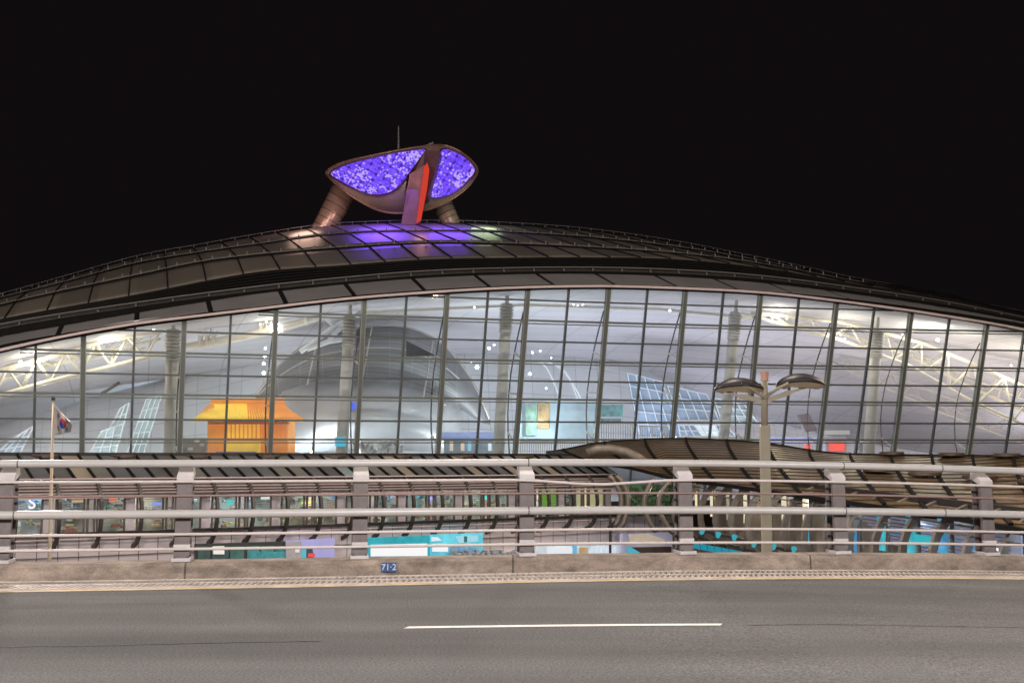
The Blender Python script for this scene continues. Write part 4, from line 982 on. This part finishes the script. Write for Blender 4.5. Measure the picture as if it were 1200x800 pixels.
# roof vents
def vent(p, r, parent):
    o = MB().loft2([[p+Vector((math.cos(2*math.pi*k/24)*q_, math.sin(2*math.pi*k/24)*q_, z)) for k in range(24)] for q_, z in ((r*.93, 0), (r, .03), (r, .13), (r*.9, .17))]).build('roof_vent', mat('vent_metal', (.075, .058, .045), .45, .4, .2, 4) if 'vent' not in M else M['vent'], parent)
    MB().cyl(p-Vector((0, 0, .3)), .12, .3, 10).build('vent_stem', M['dark'], o)
M['vent'] = mat('vent_metal', (.085, .062, .048), .45, .4, .2, 4)
for u, w_ in ((-35, 38), (52, 38), (143, 36), (230, 34), (312, 33), (390, 31), (467, 30), (540, 29), (612, 28)):
    a, b_ = -20.0, 45.0
    for _ in range(40):
        m_ = (a+b_)/2; x, y = XY(m_, -2.6)
        if ucoord(x, y, 535) < u: a = m_
        else: b_ = m_
    x, y = XY(a, -2.6); vent(Vector((x, y, zat(536.8, y))), .64, wk)

# ================================================================== lower level signs between the walkway and the kerb
def lowpt(u, v, n_):
    a, b_ = -20.0, 60.0
    for _ in range(40):
        m_ = (a+b_)/2; x, y = XY(m_, n_)
        if ucoord(x, y, v) < u: a = m_
        else: b_ = m_
    x, y = XY(a, n_); return Vector((x, y, zat(v, y)))
def lowslab(quad, n_, m, name, parent=None, th=.12):
    return MB().prism([lowpt(u, v, n_) for u, v in quad], (-n1.x*th, -n1.y*th, 0)).build(name, m, parent)
N0 = .62
gw = empty('green_glass_shopfront', 'row of dark green glass windows low beneath the walkway wall', 'shopfront')
lowslab([(229, 637), (336, 634), (336, 662), (229, 662)], N0-.05, mat('green_frame', (.03, .035, .035), .5), 'shopfront_frame', gw)
for (u0, u1, c) in ((232, 246, (.05, .085, .08)), (249, 268, (.05, .08, .08)), (270, 286, (.06, .13, .12)), (290, 304, (.07, .20, .20)), (306, 321, (.07, .19, .19)), (323, 335, (.05, .16, .16))):
    lowslab([(u0, 640), (u1, 639.5), (u1, 662), (u0, 662)], N0, mat('green_pane', c, .2, 0, .3, 3, 0, 30, c, .25), 'green_pane', gw, .06)
lowslab(rect(292, 646, 334, 662), N0+.03, mat('teal_goods', (.04, .20, .23), .5, 0, .4, 5, 0, 30, (.03, .3, .35), .2), 'teal_stripe', gw, .04)
tag(lowslab([(250, 640), (263, 639.5), (263, 649), (250, 649)], N0+.06, mat('notice', (.66, .68, .68), .6, 0, .08, 20, 0, 30, (.7, .75, .75), .25), 'notice_sheet'), 'white double notice sheet stuck on the dark green glass', 'notice')
vp = empty('violet_billboard', 'pale violet backlit billboard with grey machine picture, low left of centre', 'billboard')
lowslab([(335, 633.5), (392, 630), (392, 662), (335, 662)], N0+.02, mat('violet_panel', (.26, .26, .48), .5, 0, .12, 1, 0, 30, (.30, .32, .72), .35), 'violet_panel', vp)
lowslab([(335, 635), (353, 634), (353, 662), (335, 662)], N0+.08, mat('grey_machine', (.36, .36, .40), .5, 0, .15, 3), 'grey_machine', vp, .05)
lowslab(rect(346, 642, 351, 647), N0+.10, M['frame'], 'machine_label', vp, .02)
lowslab(rect(354, 641, 359, 662), N0+.08, emis('aqua', (.15, .6, .75), .8), 'aqua_strip', vp, .05)
lowslab([(359, 641), (366, 641), (369, 662), (359, 662)], N0+.09, mat('darkblock', (.06, .07, .10), .5), 'dark_block', vp, .05)
lowslab(rect(361, 648, 369, 652.5), N0+.12, mat('redblock', (.5, .06, .06), .5, 0, .1, 1, 0, 30, (.8, .1, .1), .3), 'red_block', vp, .05)
cs = empty('cyan_lightbox', 'bright white lightbox in a thick cyan frame above the kerb', 'lightbox')
lowslab([(431, 630), (503, 627), (504, 662), (431, 662)], N0+.02, mat('cyan_frame', (.02, .22, .28), .5, 0, .35, 2, 0, 30, (.02, .42, .52), .4), 'cyan_frame', cs)
lowslab([(435, 638), (501, 636.5), (501, 651), (435, 651.5)], N0+.08, emis('white_box', (1, .99, .99), .95), 'white_panel', cs, .05)
cb = empty('cyan_billboard', 'cyan backlit billboard with small white window, right of the lightbox', 'billboard')
lowslab([(504, 626), (566, 624), (566, 645), (504, 662)], N0+.02, mat('cyan_bb', (.08, .36, .46), .5, 0, .4, 1.5, 0, 30, (.12, .55, .70), .5), 'cyan_panel', cb)
lowslab([(506, 629), (513, 629), (518, 633), (506, 634)], N0+.07, emis('bbw', (.8, .95, 1), .9), 'white_fleck', cb, .03)
lowslab(rect(507, 637, 525, 646), N0+.07, emis('bbw', (.95, .97, 1), .95), 'white_window', cb, .03)
lowslab([(534, 628), (560, 627), (560, 634), (538, 636)], N0+.07, emis('bbl', (.45, .80, .88), .85), 'pale_area', cb, .03)
lowslab(rect(544, 628, 547.5, 635), N0+.10, mat('dkteal', (.03, .16, .2), .5), 'dark_emblem', cb, .02)
lowslab([(527, 640), (560, 641), (560, 645), (527, 649)], N0+.08, mat('bbdark', (.10, .22, .36), .5, 0, .4, 5, 0, 30, (.15, .3, .5), .4), 'dark_strip', cb, .03)
jb = MB(); rg = random.Random(9)
for i in range(26):
    u = 528+i*3.1; p = lowpt(u, 648+rg.uniform(-2, 3), N0+.3); jb.box(p, (rg.uniform(.1, .3), .3, rg.uniform(.05, .22)), ax+rg.uniform(-.3, .3))
o = jb.build('market_clutter', mat('clutter', (.30, .34, .38), .4, .2, .5, 4)); tag(o, 'jumble of grey goods below the cyan billboard', 'goods', kind='stuff')
wt = empty('white_shopfront', 'bright white and tan shopfront strip low right of centre post', 'shopfront')
lowslab([(628, 640), (728, 638), (728, 662), (628, 662)], N0+.02, mat('wsf', (.50, .56, .62), .4, 0, .3, 1.3, 0, 30, (.6, .75, .9), .35), 'shopfront_panel', wt)
lowslab(rect(642, 641, 671, 652), N0+.08, emis('wsl', (.92, .96, 1), .85), 'white_panel', wt, .04)
lowslab(rect(671, 639, 676, 662), N0+.09, emis('wsb', (.2, .55, .85), .8), 'blue_strip', wt, .04)
lowslab(rect(679, 641, 689, 662), N0+.08, mat('tan', (.45, .33, .18), .5, 0, .2, 3, 0, 30, (.6, .42, .2), .3), 'tan_panel', wt, .04)
for u in (694, 700, 706, 712, 719): lowslab([(u, 640), (u+3.5, 640), (u+2, 662), (u-2, 662)], N0+.09, emis('wsl2', (.8, .88, 1), .8), 'light_rib', wt, .04)
pb_ = empty('beige_poster_board', 'beige and white poster board with cyan corner, low beside a rail post', 'poster')
lowslab([(728, 625), (788, 623), (788, 662), (728, 662)], N0+.3, mat('pbg', (.48, .47, .60), .5, 0, .1, 1, 0, 30, (.5, .5, .7), .25), 'board', pb_)
lowslab([(738, 625.5), (760, 625), (779, 632), (779, 638), (740, 638)], N0+.36, mat('beige', (.72, .60, .48), .5, 0, .1, 1, 0, 30, (.8, .68, .55), .35), 'beige_area', pb_, .04)
lowslab([(735, 641), (787, 640), (787, 662), (735, 662)], N0+.38, mat('brownstrip', (.14, .11, .09), .5, .1), 'brown_area', pb_, .04)
lowslab([(735, 641), (740, 641), (755, 650), (735, 650)], N0+.42, emis('cyc', (.1, .55, .68), .75), 'cyan_corner', pb_, .04)
tag(MB().bar(lowpt(715, 600, .9), lowpt(715, 700, .9), .12, .12, up=(0, -1, 0)).build('thin_post', M['dark']), 'thin dark vertical post under the walkway end', 'post')
# green plant wall
M['leaf'] = mat('plant_green', (.03, .075, .03), .6, 0, .8, 5)
gp = MB(); rg = random.Random(5)
A_ = P(730, 568, 60); 
gp.box(P(762, 586, 61.5), (2.9, .3, 1.6))
for _ in range(900):
    u = rg.uniform(730, 792); v = rg.uniform(569, 603); p = P(u, v, 61.2-rg.random()*.35); a = rg.uniform(.05, .12); t = rg.uniform(0, 6.28)
    d1 = Vector((math.cos(t), rg.uniform(-.6, .2), math.sin(t)))*a; d2 = Vector((-math.sin(t), rg.uniform(-.4, .4), math.cos(t)))*a*.6
    b = len(gp.v); gp.v += [tuple(p-d1), tuple(p+d2), tuple(p+d1), tuple(p-d2)]; gp.f.append((b, b+1, b+2, b+3))
gpo = gp.build('plant_wall', M['leaf']); tag(gpo, 'dark green leafy plant wall seen between the curved ribs', 'plants')
light('plant_light', 'POINT', P(765, 575, 59), 30, (1, .95, .7), .2)

# ================================================================== RIGHT BRONZE WALKWAY
rk = empty('bronze_walkway', 'swelling bronze slatted walkway roof with row of curved ribs, right', 'walkway')
rv = curve([(600, 535.5), (655, 529), (700, 520.5), (760, 516), (800, 515.2), (840, 516.5), (900, 521), (950, 529), (980, 532.5), (1020, 534), (1200, 536), (1300, 537)])
lvv = curve([(600, 541), (655, 541), (700, 543), (740, 548), (790, 560), (850, 568), (900, 575), (1000, 589), (1100, 603), (1200, 621), (1300, 640)])
ry = curve([(600, 66), (760, 67), (900, 66), (1000, 63), (1200, 57), (1300, 54)])
ly = curve([(600, 64.5), (740, 61.5), (820, 57), (1000, 44), (1180, 35), (1300, 30)])
def BR(u, t):
    u2 = u+ (30+ (u-640)*.03)*t    # courses drift to the right as they come forward
    v = lerp(rv(u), lvv(u2), t); y = lerp(ry(u), ly(u2), t**1.1)
    uu = lerp(u, u2, t); v -= math.sin(math.pi*t)*(5 if u > 760 else 1.5)
    v -= 4.0*math.sin(math.pi*t)*math.exp(-((u-1000)/55)**2)
    return P(uu, v, y)
M['bronze'] = mat('bronze_slats', (.27, .19, .11), .33, .8, .3, .5)
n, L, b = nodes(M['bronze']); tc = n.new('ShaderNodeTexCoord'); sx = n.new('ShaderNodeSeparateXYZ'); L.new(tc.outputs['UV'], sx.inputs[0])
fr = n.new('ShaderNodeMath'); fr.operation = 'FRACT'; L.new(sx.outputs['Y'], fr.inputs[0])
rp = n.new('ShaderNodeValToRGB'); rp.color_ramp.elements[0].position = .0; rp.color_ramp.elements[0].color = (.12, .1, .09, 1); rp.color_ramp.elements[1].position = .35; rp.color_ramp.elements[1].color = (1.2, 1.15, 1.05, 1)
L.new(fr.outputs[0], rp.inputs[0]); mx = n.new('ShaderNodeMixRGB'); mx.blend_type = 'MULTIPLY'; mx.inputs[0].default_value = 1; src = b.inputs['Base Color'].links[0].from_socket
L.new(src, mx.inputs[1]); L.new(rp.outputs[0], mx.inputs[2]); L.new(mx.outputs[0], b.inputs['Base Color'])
rows = []; uvs = []; NU = 66
for j in range(37):
    t = j/36; r = []; q = []
    for i in range(NU+1):
        u = 640+i*10; p = BR(u, t); r.append(p); q.append((i*.3, t*17+(i/NU)*15))
    rows.append(r); uvs.append(q)
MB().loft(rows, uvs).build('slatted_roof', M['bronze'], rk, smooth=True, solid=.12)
# slat fins standing proud along the same courses
fin = MB()
for k in range(0, 17):
    seg = []
    for i in range(0, NU+1):
        t = (k-(i/NU)*15)/17
        if 0.01 < t < .99: seg.append(BR(640+i*10, t)+Vector((0, 0, .05)))
    if len(seg) > 2: fin.pbar(seg, .05, .07)
for k in range(17, 33):
    seg = []
    for i in range(0, NU+1):
        t = (k-(i/NU)*15)/17
        if 0.01 < t < .99: seg.append(BR(640+i*10, t)+Vector((0, 0, .05)))
    if len(seg) > 2: fin.pbar(seg, .05, .07)
for u in (646, 900, 1290): fin.pbar([BR(u, .01+j*.98/24)+Vector((0, 0, .06)) for j in range(25)], .05, .05)
fin.build('slat_fin', M['dark'], rk)
rb2 = MB()
for u in range(660, 1270, 48):
    rb2.pbar([BR(u, j/12)+Vector((0, 0, .09)) for j in range(13)], .13, .12)
rb2.pbar([BR(640+i*10, 0)+Vector((0, 0, .05)) for i in range(NU+1)], .16, .14)
rb2.pbar([BR(640+i*10, 1)+Vector((0, 0, -.02)) for i in range(NU+1)], .14, .16)
rb2.build('roof_bar', M['black'], rk)
# big junction arch tube
MB().tube([P(u, v, 62) for u, v in ((688, 531), (700, 526.5), (715, 526), (732, 529), (748, 536), (760, 545))], .26, 10).build('arch_tube', mat('arch_grey', (.16, .135, .115), .5, .3, .2, 4), rk, smooth=True)
for pts_ in ([(714, 560), (724, 571), (728, 584), (727, 600), (720, 613)], [(722, 560), (733, 572), (736, 586), (734, 602), (727, 615)], [(768, 564), (758, 576), (755, 590), (759, 606), (770, 620)], [(786, 568), (775, 578), (772, 592), (777, 608), (790, 622)]):
    MB().tube([P(u, v, 58.5) for u, v in smooth_poly(pts_, 4)[:17]], .13, 8).build('rib', M['rib'], rk, smooth=True)
# ribs row
Bf = Vector((9.1, 58.0)); c2 = Vector((5.6, -22.5)).normalized(); n2 = Vector((c2.y, -c2.x)); 
if n2.x > 0: n2 = -n2
LR = 23.2
def XR(q, n_, z): p = Bf+c2*q+n2*n_; return Vector((p.x, p.y, z))
ztp = lambda q: lerp(-.39, -.90, q/LR); zbt = lambda q: lerp(-3.3, -3.4, q/LR)
M['rib2'] = mat('rib_grey_brown', (.17, .145, .125), .5, .3, .15, 2)
prof2 = [(-1.5, .42), (-1.1, .34), (-.65, .16), (-.25, -.14), (.05, -.55), (.22, -1.0), (.27, -1.5), (.18, -1.95), (-.05, -2.3), (-.45, -2.6), (-1.0, -2.85)]
q = -4.6; k = 0
while q < 29:
    pts = [XR(q, n_, ztp(q)+dz) for n_, dz in prof2]; sp_ = []
    for i in range(len(pts)-1):
        for j in range(3): sp_.append(pts[i].lerp(pts[i+1], j/3))
    sp_.append(pts[-1])
    MB().pbar(sp_, .16, .24, up=tuple(Vector((c2.x, c2.y, 0)).cross(Vector((0, 0, 1))))).build('rib', M['rib2'], rk)
    q += 1.72; k += 1
QR = [-5+i for i in range(36)]
pu = MB()
for (n_, dz) in ((-1.3, .42), (-.9, .30), (-.5, .10), (-.2, -.14), (-.02, -.4)):
    pu.pbar([XR(q, n_-.05, ztp(q)+dz) for q in QR], .06, .05)
pu.build('purlin', M['rib2'], rk)
pu = MB()
for (n_, dz) in ((.16, -2.1), (-.35, -2.6)): pu.pbar([XR(q, n_, ztp(q)+dz) for q in QR], .12, .12)
pu.build('lower_beam', M['dark'], rk)
# window wall of the right walkway
WN2 = -1.15
MB().loft([[XR(q, WN2-1.8, z) for q in QR] for z in (-5, -1.15)]).build('room_back_wall', mat('room_back', (.20, .17, .15), .7, 0, .25, .8), rk)
MB().loft([[XR(q, n_, -4.2) for q in QR] for n_ in (WN2-1.8, .3)]).build('room_floor', mat('room_floor', (.25, .27, .28), .3), rk)
MB().pbar([XR(q, WN2, ztp(q)+.3) for q in QR], .15, .5).build('window_head', M['dark'], rk)
rc = random.Random(21)
for i, q in enumerate([-4.5+j*.98 for j in range(33)]):
    if i % 2: MB().bar(XR(q+.5, WN2, -4.5), XR(q+.5, WN2, ztp(q)+.2), .10, .10, up=(n2.x, n2.y, 0)).build('window_post', M['rib2'], rk)
    if i % 2 == 0:
        far = q < 9
        c, e = rc.choice([((.95, .74, .42), 1.0), ((.9, .8, .6), .8), ((.55, .5, .45), .3)]) if far else rc.choice([((.1, .45, .8), .7), ((.08, .6, .75), .8), ((.55, .62, .85), .6), ((.12, .2, .3), .4)])
        MB().prism([XR(q+.05, WN2-.4, ztp(q)-1.7), XR(q+.55, WN2-.4, ztp(q)-1.7), XR(q+.55, WN2-.4, ztp(q)+.0), XR(q+.05, WN2-.4, ztp(q)+.0)], (.05, 0, 0)).build('lit_window', mat('lit_window', tuple(k_*.6 for k_ in c), .5, 0, .4, 2, 0, 30, c, e*(.95 if far else .5)), rk)
# cyan lit strips and lamps beneath
cyn = emis('cyan_strip', (.03, .40, .55), .65)
o = MB()
for i in range(7):
    a = P(812+i*8.5, 635+i*1.6, 50); c = P(819.5+i*8.5, 636.5+i*1.6, 50); o.prism([a, c, c+Vector((.05, 0, -.25)), a+Vector((.05, 0, -.25))], (0, .1, 0))
tag(o.build('cyan_light_strip', cyn), 'segmented glowing cyan strip low behind the ribs left of the street lamp', 'light strip')
for i_, (u, v) in enumerate(((822, 625), (841, 629), (860, 632), (883, 640), (906, 643), (930, 646))):
    MBs = MB(); p = P(u, v, 48); MBs.tube([p, p+Vector((.05, .1, .14))], [.07, .12], 10)
    tag(MBs.build('cyan_lamp', emis('cyan_lamp', (.06, .45, .55), .8)), ORD[i_]+' from left of six small cyan lamps among the curved ribs', 'lamp', 'cyan lamps among the ribs')
# blue-white blinds seen through the near ribs
ls2 = MB()
for i in range(10):
    a = P(1000+i*6, 600+i*4.6, 47); c = P(1190, 625+i*4.6, 38); ls2.bar(a, c, .12, .07)
tag(ls2.build('white_blinds', mat('bluewhite', (.42, .44, .58), .4, 0, .2, 1, 0, 30, (.55, .6, .95), .12)), 'pale blue slanting blinds behind the nearest curved ribs', 'blinds')
slb = lambda q_, Y, m, nm, lb, ct: tag(MB().prism([P(u, v, Y) for u, v in q_], (0, .1, 0)).build(nm, m), lb, ct)
slb([(1070, 625), (1095, 629), (1092, 640), (1076, 638)], 42, emis('cyb', (.05, .55, .62), .8), 'glowing_board', 'glowing cyan board between the curved ribs at right', 'panel')
slb([(1162, 642), (1170, 642), (1170, 650), (1162, 650)], 36, emis('wsq', (.95, .95, 1), 1.3), 'white_lamp', 'small square white lamp beside the last rail post', 'lamp')
slb([(944, 602), (950, 602), (950, 641), (944, 641)], 50, emis('cyb2', (.06, .45, .65), .8), 'blue_tube', 'tall blue lit tube right of the street lamp post', 'lamp')
slb([(997, 618), (1004, 620), (1004, 650), (997, 650)], 46, emis('cyb3', (.08, .35, .7), .7), 'blue_door', 'narrow blue lit door behind the ribs past the lamp', 'door')
for (q0, e, c) in ((0, 110, (1, .88, .65)), (8, 110, (1, .92, .8)), (16, 120, (.6, .8, 1)), (24, 100, (.6, .75, 1))):
    light('walkway_light', 'POINT', XR(q0, -1.6, ztp(q0)-.3), e, c, .2)
# bronze roof vents
def bvent(u, v, r):
    best = None
    for i in range(0, 121):
        for j in range(0, 31):
            p = BR(660+i*5, j/30); vv = 0
            yc = p.y*cp+(p.z-EYE)*sp; uu = 600+F_PX*p.x/yc; vv = 400-F_PX*((p.z-EYE)*cp-p.y*sp)/yc
            e = (uu-u)**2+(vv-v)**2*4
            if best is None or e < best[0]: best = (e, p)
    vent(best[1]+Vector((0, 0, .12)), r, rk)
for u, v, r in ((1047, 535.5, .62), (1113, 536.5, .62), (1180, 537.5, .62), (1031, 556, .68), (1085, 560, .70), (1147, 565, .70), (1212, 571, .70)): bvent(u, v, r)

# ================================================================== STREET LAMP
LY = 30.0
sl_ = empty('street_lamp', 'twin-headed cream street lamp with leaf-shaped hoods rising behind the rail', 'street lamp')
M['cream'] = mat('cream_paint', (.32, .275, .20), .5, 0, .1, 2)
base = P(896, 660, LY); top = P(896, 498, LY)
MB().box((top.x, LY, (top.z-6.2)/2), (.235, .235, top.z+6.2)).build('pole', M['cream'], sl_, bevel=.02)
MB().tube([P(896, 500, LY), P(896, 462, LY), P(896, 434, LY)], [.085, .085, .075], 12).build('mast', M['cream'], sl_, smooth=True)
MB().tube([P(896, 446, LY), P(896, 435, LY)], .10, 12).build('mast_cap', mat('copper', (.45, .25, .18), .5), sl_)
for sgx, (hu, hv, hr) in ((-1, (868, 452.5, 30)), (1, (938, 447.5, 27))):
    # arms
    ar = MB()
    ar.bar(P(896, 470, LY), P(896+sgx*30, 464-3*(sgx > 0)*1.5, LY), .07, .12); ar.bar(P(896+sgx*30, 464-3*(sgx > 0)*1.5, LY), P(896+sgx*50, 456-3*(sgx > 0), LY), .06, .07)
    ar.tube([P(896, 466, LY-.1), P(896+sgx*14, 456, LY-.25), P(896+sgx*28, 449, LY-.3)], .04, 8)
    ar.build('arm', M['cream'], sl_, smooth=False)
    hd_ = empty_ = None
    cu = 868-2 if sgx < 0 else 938
    c0 = P(cu, hv, LY)
    # hood: an elliptical dome, arched along its length
    rows = []; rx = .62 if sgx < 0 else .62; ryy = .34
    for j in range(7):
        a = j/6*math.pi/2; rows.append([c0+Vector((math.cos(2*math.pi*k/24)*rx*math.cos(a), math.sin(2*math.pi*k/24)*ryy*math.cos(a), .21*math.sin(a)-.10*abs(math.cos(2*math.pi*k/24)*math.cos(a))**2)) for k in range(24)])
    hh = MB().loft(rows, close=True).build('lamp_hood', mat('hood_dark', (.035, .03, .032), .45, .2), sl_, smooth=True, solid=.02)
    rows = []
    for j in range(4):
        a = j/3; rows.append([c0+Vector((math.cos(2*math.pi*k/24)*(rx+.02)*(1-a*.35), math.sin(2*math.pi*k/24)*(ryy+.02)*(1-a*.35), -.015-.10*abs(math.cos(2*math.pi*k/24))**2-.07*a)) for k in range(24)])
    MB().loft2(rows).build('lamp_tray', mat('tray', (.50, .40, .27), .5), hh, smooth=False)

# ================================================================== FLAG
fp_ = empty('flag_pole', 'slim pale flagpole standing behind the rail at far left', 'flagpole')
FY = 28.0
a = P(57, 700, FY); MB().tube([Vector((P(58, 640, FY).x, FY, -6.2)), P(58, 655, FY), P(62.5, 468, FY)], [.05, .045, .025], 10).build('pole', mat('pole_cream', (.48, .38, .27), .5), fp_, smooth=True)
MB().tube([P(62.5, 469, FY), P(62.7, 465.5, FY)], [.05, .04], 10).build('finial', M['dark'], fp_)
def flagmat():
    m = mat('flag_cloth', (.40, .36, .36), .85, 0, .06, 2); n, L, b = nodes(m)
    tc = n.new('ShaderNodeTexCoord'); sx = n.new('ShaderNodeSeparateXYZ'); L.new(tc.outputs['UV'], sx.inputs[0])
    def mt(op, a, b_=None, c=None):
        k = n.new('ShaderNodeMath'); k.operation = op
        for i, z in enumerate((a, b_, c)):
            if z is None: continue
            if isinstance(z, (int, float)): k.inputs[i].default_value = z
            else: L.new(z, k.inputs[i])
        return k.outputs[0]
    X = mt('MULTIPLY', mt('SUBTRACT', sx.outputs['X'], .5), 1.5); Y = mt('SUBTRACT', sx.outputs['Y'], .5)
    rad = mt('SQRT', mt('ADD', mt('MULTIPLY', X, X), mt('MULTIPLY', Y, Y))); inc = mt('LESS_THAN', rad, .25)
    wave = mt('MULTIPLY', mt('SINE', mt('MULTIPLY', X, 12.5)), -.09); upf = mt('GREATER_THAN', Y, wave)
    c1_ = n.new('ShaderNodeMixRGB'); c1_.inputs[1].default_value = (.02, .05, .25, 1); c1_.inputs[2].default_value = (.45, .02, .03, 1); L.new(upf, c1_.inputs[0])
    # four trigrams: striped corner patches
    AX = mt('ABSOLUTE', X); AY = mt('ABSOLUTE', Y); rot1 = mt('ADD', mt('MULTIPLY', AX, .83), mt('MULTIPLY', AY, .55)); rot2 = mt('SUBTRACT', mt('MULTIPLY', AY, .83), mt('MULTIPLY', AX, .55))
    st = mt('LESS_THAN', mt('FRACT', mt('MULTIPLY', mt('SUBTRACT', rot1, .36), 17)), .6)
    bx = mt('MULTIPLY', mt('GREATER_THAN', rot1, .36), mt('LESS_THAN', rot1, .53)); by = mt('LESS_THAN', mt('ABSOLUTE', rot2), .12)
    tg = mt('MULTIPLY', mt('MULTIPLY', bx, by), st)
    src = b.inputs['Base Color'].links[0].from_socket
    c2_ = n.new('ShaderNodeMixRGB'); L.new(tg, c2_.inputs[0]); L.new(src, c2_.inputs[1]); c2_.inputs[2].default_value = (.02, .02, .02, 1)
    c3_ = n.new('ShaderNodeMixRGB'); L.new(inc, c3_.inputs[0]); L.new(c2_.outputs[0], c3_.inputs[1]); L.new(c1_.outputs[0], c3_.inputs[2]); L.new(c3_.outputs[0], b.inputs['Base Color'])
    return m
rows = []; uvs = []
for j in range(13):
    t = j/12; r = []; q = []
    for i in range(15):
        f = i/14; u = lerp(63.5, 84-(2*abs(t-.7)), f); vt = lerp(473, 495, f**.9); vb = lerp(510, 506, f); v = lerp(vb, vt, t)
        r.append(P(u, v, FY+.22*math.sin(f*9+t*2)*f)); q.append((f, t))
    rows.append(r); uvs.append(q)
tag(MB().loft(rows, uvs).build('flag', flagmat(), None, smooth=True, solid=.012), 'drooping white flag with red and blue disc on the flagpole', 'flag')
